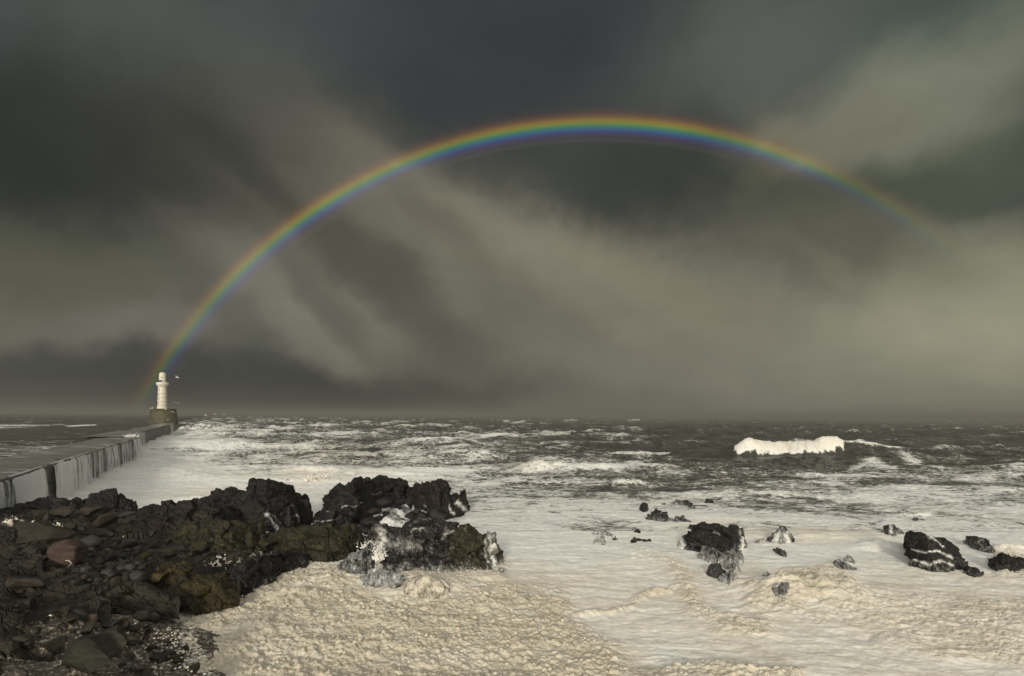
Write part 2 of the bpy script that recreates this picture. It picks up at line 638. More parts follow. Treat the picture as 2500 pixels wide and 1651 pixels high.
M_BLACK = make_rock("wet_black_rock", (.0065, .0062, .0056), (.0165, .016, .0145), (.032, .028, .024), .5, .55)
M_REDBR = make_rock("rusty_black_rock", (.007, .0062, .0055), (.021, .016, .012), (.050, .030, .019), .6, .55)
M_MOSS = make_rock("mossy_rock", (.010, .0095, .006), (.029, .025, .012), (.056, .045, .016), .8, .65)
M_OCHRE = make_rock("ochre_lichen_rock", (.016, .013, .006), (.040, .030, .012), (.066, .047, .012), .8, .7)
M_BROWN = make_rock("brown_boulder", (.018, .0145, .010), (.037, .029, .020), (.056, .043, .030), .5, .65)
M_RED = make_rock("reddish_boulder", (.036, .022, .016), (.078, .046, .033), (.10, .066, .05), .5, .6)
M_GREY = make_rock("grey_stone", (.017, .017, .0155), (.038, .038, .034), (.052, .051, .044), .4, .6)
M_OLIVE = make_rock("olive_boulder", (.014, .0135, .0085), (.027, .0255, .017), (.042, .037, .023), .6, .7)


def make_shore():
    m, nt, b, o = new_mat("shore_rock_and_grit")
    tc = nt.n('ShaderNodeTexCoord').outputs['Object']
    n1 = nt.noise(tc, 0.5, 7, 0.65, 0.5).outputs['Fac']
    n2 = nt.noise(tc, 9.0, 6, 0.7).outputs['Fac']
    c = nt.mix(nt.mr(n1, .35, .65), (.010, .0085, .0055), (.026, .021, .0135))
    grit = nt.attr('grit')
    g = nt.mix(nt.mr(n2, .35, .65), (.046, .038, .029), (.125, .104, .080))
    sp = nt.noise(tc, 4.5, 8, 0.75, 0.4).outputs['Fac']
    g = nt.mix(nt.mr(sp, .53, .60), g, (.40, .34, .26))
    gm = nt.mr(nt.m('ADD', grit, nt.m('MULTIPLY', nt.m('SUBTRACT', nt.noise(tc, 1.6, 6, 0.6).outputs['Fac'], 0.5), 1.1)), .40, .62)
    c = nt.mix(gm, c, g)
    cov = nt.mr(nt.m('SUBTRACT', nt.noise(tc, 2.2, 8, 0.72, 0.8).outputs['Fac'], nt.m('SUBTRACT', 0.80, nt.m('MULTIPLY', nt.attr('foam'), 0.5))), -0.01, 0.04)
    c = nt.mix(cov, c, (.62, .57, .49))
    c = nt.mix(1.0, c, nt.ramp(n2, [(0.3, (.6, .6, .6)), (0.7, (1.3, 1.3, 1.3))]), 'MULTIPLY')
    nt.put(b.inputs['Base Color'], c)
    nt.put(b.inputs['Roughness'], nt.mr(n1, .3, .7, .40, .75))
    b.inputs['Specular IOR Level'].default_value = .22
    bp = nt.n('ShaderNodeBump')
    bp.inputs['Strength'].default_value = 0.8
    bp.inputs['Distance'].default_value = 0.06
    nt.put(bp.inputs['Height'], nt.m('ADD', n2, sp))
    nt.put(b.inputs['Normal'], bp.outputs[0])
    return m


M_SHORE = make_shore()


def make_concrete(name, lo, hi, streak=0.5, rough=0.7):
    m, nt, b, o = new_mat(name)
    tc = nt.n('ShaderNodeNewGeometry').outputs['Position']
    n1 = nt.noise(tc, 0.4, 6, 0.6).outputs['Fac']
    n2 = nt.noise(nt.mapping(tc, (1.6, 1.6, 0.09)), 1.2, 6, 0.6, 0.2).outputs['Fac']
    c = nt.mix(nt.mr(n1, .3, .7), lo, hi)
    c = nt.mix(nt.m('MULTIPLY', nt.mr(n2, .42, .66), streak), c, tuple(v * 0.35 for v in lo))
    rnd = nt.n('ShaderNodeObjectInfo').outputs['Random']
    c = nt.mix(1.0, c, nt.ramp(rnd, [(0.0, (.8, .8, .8)), (1.0, (1.15, 1.15, 1.12))]), 'MULTIPLY')
    nt.put(b.inputs['Base Color'], c)
    b.inputs['Roughness'].default_value = rough
    bp = nt.n('ShaderNodeBump')
    bp.inputs['Strength'].default_value = 0.5
    bp.inputs['Distance'].default_value = 0.1
    nt.put(bp.inputs['Height'], nt.noise(tc, 2.5, 6, 0.65).outputs['Fac'])
    nt.put(b.inputs['Normal'], bp.outputs[0])
    return m


M_BLOCK = make_concrete("wet_concrete_block", (.045, .044, .036), (.095, .092, .076), .7, .5)
M_COPE = make_concrete("weedy_coping", (.030, .029, .020), (.060, .056, .040), .4, .6)
M_PLINTH = make_concrete("algae_stained_concrete", (.050, .046, .018), (.085, .074, .026), .55, .7)


def make_paint(name, rgb, dirt=0.25, rough=0.5):
    m, nt, b, o = new_mat(name)
    tc = nt.n('ShaderNodeNewGeometry').outputs['Position']
    n = nt.noise(nt.mapping(tc, (1, 1, 0.25)), 0.8, 6, 0.65).outputs['Fac']
    c = nt.mix(nt.m('MULTIPLY', nt.mr(n, .45, .75), dirt), rgb, (.35, .30, .20))
    nt.put(b.inputs['Base Color'], c)
    b.inputs['Roughness'].default_value = rough
    return m


M_WHITE = make_paint("white_painted_tower", (.60, .56, .45), .35)
M_JOINT = make_paint("grey_joint", (.30, .27, .21), .3)
M_BLUE = make_paint("dark_blue_band", (.045, .040, .11), .1)
M_DARK = make_paint("dark_opening", (.035, .032, .03), .1)
M_CAP = make_paint("dark_cap", (.09, .05, .02), .1)
M_GULLW = make_paint("gull_white", (.75, .74, .70), .05)
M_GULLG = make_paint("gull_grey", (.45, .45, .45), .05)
M_STICK = make_paint("bleached_stick", (.50, .45, .36), .2)


def make_falls(name, thin=0.5):
    m, nt, b, o = new_mat(name)
    tc = nt.n('ShaderNodeTexCoord').outputs['Object']
    at = nt.attr('cover')
    s1 = nt.noise(nt.mapping(tc, (1.0, 1.0, 0.035)), 0.9, 4, 0.6, 0.15).outputs['Fac']
    s2 = nt.noise(nt.mapping(tc, (1.0, 1.0, 0.06)), 3.4, 6, 0.7, 0.1).outputs['Fac']
    s3 = nt.noise(nt.mapping(tc, (1.0, 1.0, 0.3)), 6.0, 5, 0.7).outputs['Fac']
    s = nt.m('ADD', nt.m('ADD', nt.m('MULTIPLY', s1, 0.45), nt.m('MULTIPLY', s2, 0.40)), nt.m('MULTIPLY', s3, 0.15))
    al = nt.mr(nt.m('SUBTRACT', s, nt.m('SUBTRACT', 0.80, nt.m('MULTIPLY', at, 0.46))), -0.06, 0.14, 0, 0.92)
    nt.put(b.inputs['Base Color'], nt.mix(s2, (.82, .82, .79), (.92, .92, .89)))
    b.inputs['Roughness'].default_value = 0.6
    nt.put(b.inputs['Alpha'], al)
    bp = nt.n('ShaderNodeBump')
    bp.inputs['Strength'].default_value = 1.0
    bp.inputs['Distance'].default_value = 0.8
    nt.put(bp.inputs['Height'], s)
    nt.put(b.inputs['Normal'], bp.outputs[0])
    return m


M_FALL = make_falls("falling_water")


def make_flow():
    m, nt, b, o = new_mat("overflow_sheet")
    tc = nt.n('ShaderNodeNewGeometry').outputs['Position']
    s = nt.noise(nt.mapping(tc, (0.12, 0.5, 1), (0, 0, 0.05)), 0.8, 7, 0.65, 0.4).outputs['Fac']
    c = nt.mix(nt.mr(s, .50, .70), (.13, .13, .112), (.46, .45, .41))
    nt.put(b.inputs['Base Color'], c)
    b.inputs['Roughness'].default_value = 0.3
    bp = nt.n('ShaderNodeBump')
    bp.inputs['Strength'].default_value = 0.4
    bp.inputs['Distance'].default_value = 0.2
    nt.put(bp.inputs['Height'], s)
    nt.put(b.inputs['Normal'], bp.outputs[0])
    return m


M_FLOW = make_flow()

# ------------------------------------------------------------------ breakwater line
ZT = 5.0
A1, B1 = P(-90, 1199.5, ZT), P(341, 1067, ZT)
A2, B2 = P(291, 1067, 5.3), P(427, 1034, 5.3)
PIER = []
for A, B in ((A1, B1), (A2, B2)):
    d = (B - A)[:2]
    L = float(np.hypot(*d))
    d = d / L
    PIER.append((A[:2], d, np.array([d[1], -d[0]]), L))   # normal points to the open (right) side
PIER_W = 7.0

# ------------------------------------------------------------------ shore height
CP = [(0, 1640, 3.0), (150, 1640, 2.4), (300, 1640, 1.6), (430, 1645, 1.15), (500, 1640, .52), (470, 1585, .52), (560, 1640, .05), (640, 1640, -.8),
      (0, 1500, 2.8), (150, 1500, 2.4), (300, 1510, 1.6), (400, 1520, .9), (455, 1530, .42), (500, 1530, .1), (560, 1550, -.9),
      (0, 1400, 2.6), (150, 1400, 2.4), (300, 1400, 2.0), (450, 1420, 1.2), (540, 1455, .50), (620, 1440, .08), (720, 1460, -.8),
      (0, 1320, 2.6), (150, 1320, 2.3), (300, 1320, 1.9), (450, 1330, 1.5), (600, 1350, 1.2), (700, 1370, .4), (800, 1410, -.5),
      (0, 1265, 2.6), (150, 1262, 2.4), (300, 1270, 1.9), (450, 1272, 1.5), (600, 1285, .9), (680, 1290, .1),
      (850, 1330, .4), (950, 1350, .2), (1050, 1370, -.3), (1250, 1400, -1.2), (950, 1285, -.1), (1100, 1290, -.8),
      (-60, 1640, 3.2), (-60, 1400, 2.8), (-80, 1265, 2.6), (-80, 1225, -1.0),
      (0, 1215, -1.2), (130, 1210, -1.2), (260, 1210, -1.2), (400, 1235, -1.2), (640, 1235, -1.2), (900, 1235, -1.5), (1200, 1240, -1.5),
      (750, 1560, -1.0), (950, 1480, -1.2), (1200, 1500, -1.5), (700, 1700, -1.5), (1350, 1350, -1.5), (540, 1235, -1.2)]
CPW = np.array([P(a, b, c) for a, b, c in CP])


def shore_base(X, Y):
    num, den = 0, 0
    for cx_, cy_, cz_ in CPW:
        r = ((X - cx_) ** 2 + (Y - cy_) ** 2)
        s2 = (0.055 * cy_) ** 2
        wgt = 1.0 / (r / s2 + 0.15) ** 2.2
        num = num + wgt * cz_
        den = den + wgt
    return num / den


def shore_h(X, Y):
    X = np.asarray(X, float)
    Y = np.asarray(Y, float)
    z = shore_base(X, Y)
    rough = sstep(-0.2, 1.0, z)
    z = z + (0.22 * fbm(X / 3.1, Y / 3.1, 3, 5)) * rough
    # tilted blocks and shelves, bedding runs up to the right
    f1, f2, cid, ox, oy = worley2(X / 1.5 + 0.35 * Y, Y / 0.9, 21)
    v = hv(cid.ravel(), 1).reshape(*cid.shape, 3)
    z = z + rough * (0.19 * v[..., 0] + 0.24 * ox * v[..., 1] + 0.30 * oy * v[..., 2] - 0.10 * (1 - sstep(0, .14, f2 - f1)))
    f1, f2, cid, ox, oy = worley2(X / 0.42, Y / 0.36, 22)
    v = hv(cid.ravel(), 2).reshape(*cid.shape, 3)
    z = z + (0.35 + 0.65 * rough) * (0.055 * v[..., 0] + 0.09 * ox * v[..., 1] + 0.09 * oy * v[..., 2] - 0.035 * (1 - sstep(0, .2, f2 - f1)))
    return z


def hit(px, py):
    """point of the shore (or the sea at z=0) seen at a photo pixel"""
    x, y, d = ray(px, py)
    Ys = np.linspace(12, 75, 500)
    g = np.maximum(shore_base(x * Ys, Ys), 0.05)
    zz = CAM_H + d * Ys
    k = int(np.argmax(zz <= g))
    return np.array([float(x * Ys[k]), float(Ys[k]), float(g[k])])


# ------------------------------------------------------------------ sea surface
def build_sea():
    k = 2500 / 1024
    dys = np.concatenate([np.linspace(900, 330, 28) * k, np.linspace(320, 110, 380) * k, np.linspace(109.4, 22, 210) * k, np.linspace(21.6, 1.4, 130) * k, np.array([2.6, 2.0, 1.55])])
    Y1 = FPX * CAM_H / dys
    cols = np.concatenate([np.linspace(-2.6, -1.0, 26)[:-1], np.linspace(-1.0, 1.0, 880), np.linspace(1.0, 2.6, 26)[1:]])
    Y = np.repeat(Y1[:, None], len(cols), 1)
    X = cols[None, :] * Y
    nr, nc = X.shape
    qx, qy = proj(X, Y, 0.0)
    x = X.ravel()
    y = Y.ravel()
    qx = qx.ravel()
    qy = qy.ravel()
    hy = 1007 + 0.0068 * qx
    dy = qy - hy

    # --- swell
    amp = np.interp(y, [20, 50, 75, 100, 140, 200, 300, 500, 2000], [.0, .02, .14, .75, 1.5, 2.1, 2.7, 3.0, 3.2])
    ww = 6 * fbm(x / 60, y / 60, 2, 90)
    z = 0
    for (L, st, an, a, sd) in ((70, 2.6, .10, .8, 1), (44, 2.2, -.16, .55, 2), (26, 2.0, .28, .36, 3), (15, 1.8, -.3, .22, 4), (8.5, 1.6, .05, .13, 5), (4.5, 1.4, .2, .07, 6)):
        ca, sa = math.cos(an), math.sin(an)
        u = (x * ca + y * sa + ww) / (L * st)
        v = (-x * sa + y * ca + ww) / L
        fadeL = np.clip(L * 700 / (y + 50), 0, 1)
        r = .9 - 2.3 * np.abs(perlin(u * 1.3, v * 1.3, 100 + sd)) ** .75
        z = z + a * r * fadeL
    chop = 0.10 * ridge(x / 2.2, y / 1.7, 3, 110) * np.clip(300 / (y + 1), 0, 1)
    crest = z
    z = z * amp + chop * sstep(70, 120, y)
    surf = .5 * ridge(x / 9 + .4 * ww, y / 5.5, 4, 111) + .25 * ridge(x / 3.2, y / 1.9, 3, 112)
    z += surf * np.interp(y, [40, 55, 75, 110, 180, 300], [0, .13, .32, .85, .95, .2])

    # --- foam cover
    b0 = np.interp(qx, [380, 450, 560, 700, 900, 1100, 1250, 1400, 1600, 1900, 2200, 2600], [1040, 1045, 1046, 1060, 1072, 1088, 1098, 1118, 1150, 1165, 1140, 1140])
    b1 = np.interp(qx, [380, 500, 700, 1000, 1200, 1350, 1600, 2000, 2600], [1090, 1110, 1160, 1195, 1215, 1235, 1275, 1280, 1250])
    wob = 9 * fbm(qx / 90, qy / 20, 3, 33)
    t = (qy + wob - b0) / (b1 - b0)
    foam = np.interp(t, [-1.6, -.5, 0, .35, .7, 1.0, 1.5, 2.3], [.02, .16, .31, .41, .47, .53, .66, .84])
    foam = foam + 0.10 * np.clip(crest, -1, 1.4) * (t < 1.2) + (0.26 * fbm(x / 45, y / 12, 6, 50, .65)) * (1 - .75 * sstep(1.0, 2.3, t)) * (.35 + .65 * sstep(-1.2, .2, t)) - .06 * (1 - sstep(-.8, .1, t)) + .07 * sstep(.1, .8, t) * sstep(1150, 750, qx)
    foam += 0.22 * sstep(0.75, 1.3, crest + .5 * fbm(x / 20, y / 20, 3, 51))
    foam = np.where(t > 1.5, np.maximum(foam, 0.54), foam)
    # darker hollows of bare water right of the middle
    for (cx_, cy_, rx, ry, s) in ((1560, 1085, 260, 18, -.12), (2000, 1128, 170, 10, -.18), (2300, 1095, 220, 25, -.1), (1980, 1050, 300, 14, -.1), (1700, 1125, 160, 9, -.15), (2150, 1188, 60, 5, -.2), (2350, 1190, 120, 6, -.15)):
        foam += s * np.exp(-((qx - cx_) / rx) ** 2 - ((qy - cy_) / ry) ** 2)
    # old swell scars of foam farther out
    for pts, wd, s in (([(1090, 1085), (1240, 1072), (1330, 1066), (1390, 1064)], 4, .4), ([(1310, 1092), (1480, 1078), (1640, 1072)], 3, .2), ([(1200, 1060), (1350, 1030)], 2, .1),
                       ([(2060, 1080), (2130, 1100), (2200, 1118), (2300, 1150)], 6, .35), ([(2080, 1140), (2130, 1128), (2180, 1150)], 12, .45),
                       ([(1230, 1032), (1280, 1033)], 1.6, .5), ([(1380, 1027), (1410, 1027)], 1.6, .6), ([(1535, 1027), (1562, 1027)], 1.6, .6), ([(430, 1028), (448, 1028)], 2, .8)):
        foam += s * np.exp(-(line_d(qx, qy + 0.5 * wob, pts) / wd) ** 2)
    tan = 0.12 + 0.25 * fbm(x / 25, y / 12, 3, 60)
    for (cx_, cy_, rx, ry, s) in ((860, 1112, 160, 22, .5), (700, 1165, 170, 18, .35), (1300, 1150, 60, 14, .35), (560, 1215, 160, 20, .25), (2000, 1310, 200, 20, .45), (1700, 1290, 200, 30, .3)):
        tan += s * np.exp(-((qx - cx_) / rx) ** 2 - ((qy - cy_) / ry) ** 2)

    # --- the flooded harbour side left of the breakwater stands nearly as high as the wall
    left = np.zeros_like(x)
    body = np.zeros_like(x, bool)
    rightside = np.full_like(x, 1e9)
    for i, (A, d, nrm, L) in enumerate(PIER):
        s = (x - A[0]) * d[0] + (y - A[1]) * d[1]
        q = -((x - A[0]) * nrm[0] + (y - A[1]) * nrm[1])      # distance to the harbour side of the face
        along = sstep(-60, -20, s) * (1 - sstep(L + 1, L + 30, s))
        if i == 0:
            along = sstep(-60, -20, s) * (1 - sstep(L - 3, L - 2, s) * (q < 16))
        zt = (ZT if i == 0 else 5.3) - 0.12
        prof = sstep(1.2, PIER_W - 1.0, q) * np.interp(q, [0, 25, 70, 160], [1, .96, .5, .1])
        left = np.maximum(left, along * prof * zt)
        rs = np.where((s > -10) & (s < L + 6) & (q < 1), -q, 1e9)
        rightside = np.minimum(rightside, rs)
    lw = sstep(.2, 3.0, left)
    z = z * (1 - .7 * np.exp(-np.clip(rightside, 0, 200) / 18.0))
    z = z * (1 - 0.85 * lw) + left + lw * 0.06 * ridge(x / 9, y / 2.5, 3, 71)
    fl = 0.12 + 0.24 * fbm(x / 22, y / 3, 4, 72) + 0.22 * sstep(1110, 1170, qy)
    for pts, wd, s in (([(-60, 1062), (60, 1052), (130, 1056), (230, 1058)], 7, .55), ([(-40, 1068), (120, 1066)], 3, .3), ([(60, 1077), (100, 1077)], 2, .3)):
        fl += s * np.exp(-(line_d(qx, qy + .3 * wob, pts) / wd) ** 2)
    foam = foam * (1 - sstep(.1, .6, lw)) + fl * sstep(.1, .6, lw)
    foam = np.where((qx < 430) & (dy < 38) & (lw < .3), np.minimum(foam, .16 + .3 * fbm(x / 60, y / 30, 4, 52)), foam)
    # the same breaker stands up behind the harbour water
    z += 1.3 * np.exp(-(line_d(qx, qy, [(-80, 1066), (60, 1060), (150, 1062)]) / 9) ** 2) * (qx < 260)
    # water thrown back from the foot of the wall
    foot = np.exp(-np.clip(rightside, 0, 99) / 4.0) * (rightside < 90)
    z += foot * (0.5 + .4 * fbm(x / 4, y / 4, 3, 80))
    foam = np.maximum(foam, foot * 1.1)

    # --- the big breaker on the right: white tumbling front, shoulder running down to the right
    c0 = PY(1812, 1100, 164)[0]
    c1 = PY(2062, 1100, 164)[0]
    xs_ = [c0 - 22, c0 - 6, c0 - 1, c0 + 3, c0 + 9, c0 + 16, c1 - 12, c1 - 6, c1, c1 + 6, c1 + 14, c1 + 24, c1 + 45]
    hs_ = [0, 1.2, 3.6, 5.2, 4.3, 3.9, 4.3, 5.4, 5.2, 4.4, 3.2, 1.9, 0]
    hx = np.interp(x, xs_, hs_) * (1 + .22 * fbm(x / 7, y / 30, 3, 82, .5))
    yc = 165 + np.interp(x, xs_, [6, 2, 0, 0, -1, -2, -2, -1, 0, 1, 3, 6, 10]) + 2.2 * fbm(x / 9, y * 0, 4, 81, .62)
    v = y - yc
    lip = np.interp(x, [c0, c0 + 8, c1 - 12, c1 - 2], [2.2, 5.2, 5.2, 1.6]) * (1 + .5 * fbm(x / 7, x * 0, 3, 87, .55))
    fr = np.where(v < 0, np.clip(1 + v / (lip + 1.5), 0, 1) ** .8, np.exp(-(v / 12) ** 2))
    on = hx > .01
    z = np.where(on, z * (1 - fr * sstep(0, 2, hx)) + hx * fr, z)
    white = sstep(c0 - 3.5, c0 + 1, x + 2 * fbm(x / 3, y / 3, 3, 88)) * (1 - sstep(c1 - 5, c1 + 1, x + 2.5 * fbm(x / 3, y / 3, 3, 86)))
    br = white * np.where(v < 0, sstep(-lip - 1.6, -lip + .6, v + 1.2 * fbm(x / 2.2, y / 2.2, 3, 89)), np.exp(-(v / 1.8) ** 2))
    z += br * (1.7 * (.30 - billow(x / 3.6, fr * 2.4 + y / 9, 4, 84, .6)) + .25 * fbm(x / .9, fr * 6, 2, 85))
    foam = np.maximum(foam * (1 - .6 * sstep(0, 2, hx) * np.exp(-(v / 7) ** 2)), sstep(.10, .45, br) * 1.15)
    crestline = np.exp(-(v / .9) ** 2) * sstep(c1 - 2, c1 + 3, x) * (1 - sstep(c1 + 25, c1 + 45, x))
    foam += .55 * crestline
    tan += br * (.30 + .8 * fbm(x / 3.0, fr * 3 + y / 8, 4, 97, .6))
    foam -= .45 * br * sstep(.05, .5, fbm(x / 2.2 + 7, fr * 4 + y / 8, 4, 98, .6))

    # --- near foam: swirls, clumps
    near = sstep(1330, 1420, qy + 12 * fbm(x / 4, y / 4, 3, 61))
    clump = np.zeros_like(x)
    wq = 34 * fbm(x / 2.8, y / 2.8, 5, 62, .6)
    wq2 = 30 * fbm(x / 2.5 + 50, y / 2.5, 4, 63)
    nm = qy > 1240
    ax_, ay_ = qx[nm] + wq[nm], qy[nm] + 0.6 * wq2[nm]
    cl = np.zeros(nm.sum())
    for pts, soft, s in (
        ([(330, 1760), (370, 1510), (540, 1450), (690, 1385), (780, 1350), (850, 1400), (900, 1452), (1000, 1462), (1120, 1450), (1190, 1432), (1300, 1430), (1385, 1462), (1395, 1520), (1440, 1556), (1530, 1600), (1560, 1760)], 42, 1.0),
        ([(1480, 1650), (1700, 1622), (1960, 1642), (2050, 1760), (1450, 1760)], 14, .85),
        ([(1960, 1510), (2040, 1445), (2250, 1452), (2560, 1470), (2560, 1640), (2300, 1590), (2120, 1540)], 30, .55),
        ([(1930, 1395), (2040, 1380), (2105, 1425), (2060, 1470), (1930, 1500), (1800, 1490), (1880, 1440)], 16, .8),
        ([(2420, 1345), (2560, 1330), (2560, 1420), (2440, 1410)], 12, .6),
        ([(2110, 1290), (2200, 1285), (2225, 1330), (2130, 1345)], 12, .35),
        ([(960, 1390), (1230, 1365), (1240, 1430), (1000, 1470)], 14, .8)):
        cl = np.maximum(cl, s * sstep(-soft, soft, poly_sd(ax_, ay_, pts)))
    for pts, wd, s in (([(1560, 1350), (1640, 1375), (1675, 1430), (1690, 1490), (1760, 1525), (1860, 1535)], 24, .75),
                       ([(1800, 1425), (1900, 1470), (1960, 1500)], 14, .6), ([(1400, 1520), (1470, 1500), (1530, 1490), (1560, 1460), (1640, 1445)], 6, .7),
                       ([(2150, 1560), (2300, 1600), (2450, 1600)], 20, .4), ([(1870, 1510), (2000, 1495), (2120, 1500)], 14, .35)):
        cl = np.maximum(cl, s * np.exp(-(line_d(ax_, ay_, pts) / wd) ** 2))
    clump[nm] = cl
    tan = np.clip(np.maximum(tan, near * (.50 + .3 * fbm(x / 5, y / 3, 4, 64)) + clump * .50), 0, 1)
    foam = np.where(qy > 1300, np.maximum(foam, 1.0 + 0 * x), foam)
    foam = foam + .2 * clump
    # patches of lacy water in the white between the rocks
    wx_, wy_ = .55 * fbm(x / .9, y / .9, 4, 65, .6), .55 * fbm(x / .9 + 9, y / .9, 4, 77, .6)
    lump = .45 - 1.6 * billow(x / 1.15 + wx_, y / 1.0 + wy_, 5, 66, .66)
    big = fbm(x / 3.2, y / 2.2, 4, 67)
    nearw = sstep(80, 35, y)

    def domes(sz_, sd_, wk):
        c_, _, id_, _, _ = worley2((x + wk * wx_) / sz_, (y + wk * wy_) / (sz_ * .92), sd_)
        return np.clip(1 - (c_ / .72) ** 2, 0, 1) ** .6 * (.25 + .75 * (PERM[id_ & 4095] / 4096.0))

    dm = .175 * np.maximum(domes(.54, 68, .9), .85 * domes(.37, 94, .7)) + .14 * np.maximum(domes(.27, 69, .5), .8 * domes(.19, 95, .5)) + .055 * domes(.13, 92, .3)
    patchy = .55 + .45 * sstep(-.35, .15, fbm(x / 2.3, y / 1.7, 3, 93))
    z += clump * nearw * (1.25 * dm * patchy + .05 * lump + .20 * big + 0.10)
    z += np.clip(clump, 0, 1) * (1 - clump) * 2.2 * nearw * (.16 * (0.3 - billow(x / 1.0 + wx_, y / .6 + wy_, 5, 91, .65)))
    sw = fbm(x / 3.5 + 1.6 * fbm(x / 5, y / 5, 3, 70), y / 1.4, 4, 73)
    z += (1 - clump) * sstep(95, 40, y) * (0.09 * sw + .05 * ridge(x / 1.9 + wx_, y / 1.0 + wy_, 3, 74))
    tan += (1 - clump) * near * .30 * fbm(x / 2.6 + 1.5 * fbm(x / 4, y / 4, 3, 78), y / .9 + 1.2 * fbm(x / 5, y / 5, 3, 79), 5, 80, .6)
    pit = clump * sstep(.11, .02, dm) * sstep(.35, -.4, lump + .4 * big) * nearw
    # foam heaped on hidden rocks
    for (cx_, cy_, rx, h, sq) in ((1045, 1462, 3.0, .5, .7), (710, 1475, 1.6, .4, .6), (2000, 1470, 4.6, .75, .6), (1915, 1465, 1.6, .35, .7), (2170, 1345, 2.2, .55, .6), (900, 1420, 2.6, .2, .6),
                                  (2480, 1350, 1.6, .5, .6), (1800, 1420, 2.0, .12, .7), (835, 1440, 2.6, .35, .6), (1200, 1425, 2.0, .3, .6)):
        c = P(cx_, cy_, 0)
        r2 = ((x - c[0]) / rx) ** 2 + ((y - c[1] - rx * sq * .6) / (rx * sq)) ** 2
        g = np.exp(-r2 * 1.3)
        z += h * g * (1 + .6 * fbm(x / 1.6, y / 1.2, 4, 75))
    # small surge crests among the white water
    for (cx_, cy_, rx, ry, h) in ((760, 1160, 5, 1.4, .8), (1060, 1160, 5, 1.2, .5), (540, 1225, 7, 1.8, .5), (1540, 1188, 4, 1.2, 1.0), (1880, 1215, 14, 2.6, .5), (2240, 1262, 2.2, .6, .4), (1000, 1108, 7, 2, 1.2),
                                  (1140, 1122, 8, 2.4, 1.5), (480, 1055, 20, 5, 2.2), (560, 1050, 22, 5, 2.4), (1320, 1155, 7, 2.2, 1.3), (1980, 1312, 6, 1.0, .2)):
        c = P(cx_, cy_, 0)
        v2 = y - c[1]
        g = np.exp(-((x - c[0]) / rx) ** 2) * np.where(v2 < 0, np.exp(-(v2 / ry) ** 2), np.exp(-(v2 / (ry * 2.6)) ** 2))
        z += h * g * (1 + 1.0 * fbm(x / 2.2, y / 1.6, 4, 76, .6))
        foam += .15 * g
    z = np.where(y > 4000, np.minimum(z, 0.5), z)
    z = z + 0.05
    co = np.stack([x, y, z], 1)
    me = mesh_np("sea", co, grid_faces(nr, nc)[:, ::-1], M_SEA, True, {'foam': np.clip(foam, 0, 1.3), 'tan': tan, 'clump': clump, 'pit': pit})
    o = obj("sea", me)
    tag(o, "stormy grey sea covered with white and tan foam towards the rocks", kind='structure')
    # open sea beyond and beside the modelled surface
    v = [(-14000, -200, -2.6), (14000, -200, -2.6), (14000, 12000, -2.6), (-14000, 12000, -2.6)]
    o2 = obj("water", mesh_py("water", v, [(0, 1, 2, 3)], M_SEA))
    tag(o2, kind='structure')
    return x, y, z, clump, pit, tan, (nr, nc)


SX, SY, SZ, SEA_CL, SEA_PIT, SEA_TAN, SEA_SHAPE = build_sea()


# ------------------------------------------------------------------ shore
def build_shore():
    Y1 = np.concatenate([np.linspace(4, 12.6, 16), 13.0 * np.exp(np.linspace(0, math.log(70 / 13.0), 440))])
    cols = np.concatenate([np.linspace(-2.0, -.96, 34)[:-1], np.linspace(-.96, 0.10, 510)])
    Y = np.repeat(Y1[:, None], len(cols), 1)
    X = cols[None, :] * Y
    z = shore_h(X, Y)
    zb = shore_base(X, Y)
    qx, qy = proj(X, Y, zb)
    grit = np.zeros_like(X)
    for pts, s in (([(250, 1700), (60, 1560), (210, 1520), (330, 1470), (440, 1420), (560, 1450), (640, 1460), (600, 1560), (640, 1700)], 1.0), ([(60, 1560), (120, 1480), (200, 1530), (150, 1600)], .6), ([(0, 1600), (250, 1640), (200, 1700), (0, 1700)], .8)):
        grit = np.maximum(grit, s * sstep(-25, 25, poly_sd(qx, qy, pts)))
    z = z * 1.0
    z = z - grit * 0.6 * (z - zb)
    foam = np.zeros_like(X)
    edge = line_d(qx, qy, [(540, 1700), (450, 1540), (560, 1480), (690, 1400), (760, 1365)])
    foam = .62 * np.exp(-(edge / 42) ** 2)
    for (cx_, cy_, rx, ry, s) in ((40, 1275, 70, 16, .66), (150, 1285, 30, 10, .6), (545, 1368, 60, 14, .75), (630, 1352, 34, 8, .7), (225, 1295, 60, 10, .3), (320, 1320, 60, 25, .35), (650, 1296, 60, 10, 1.1), (280, 1360, 60, 30, .3)):
        foam += s * np.exp(-((qx - cx_) / rx) ** 2 - ((qy - cy_) / ry) ** 2)
    co = np.stack([X.ravel(), Y.ravel(), z.ravel()], 1)
    me = mesh_np("shore", co, grid_faces(*X.shape)[:, ::-1], M_SHORE, False, {'foam': foam, 'grit': grit})
    o = obj("shore", me)
    tag(o, "dark rocky foreshore of shelves, stones and pinkish grit", kind='structure')


build_shore()


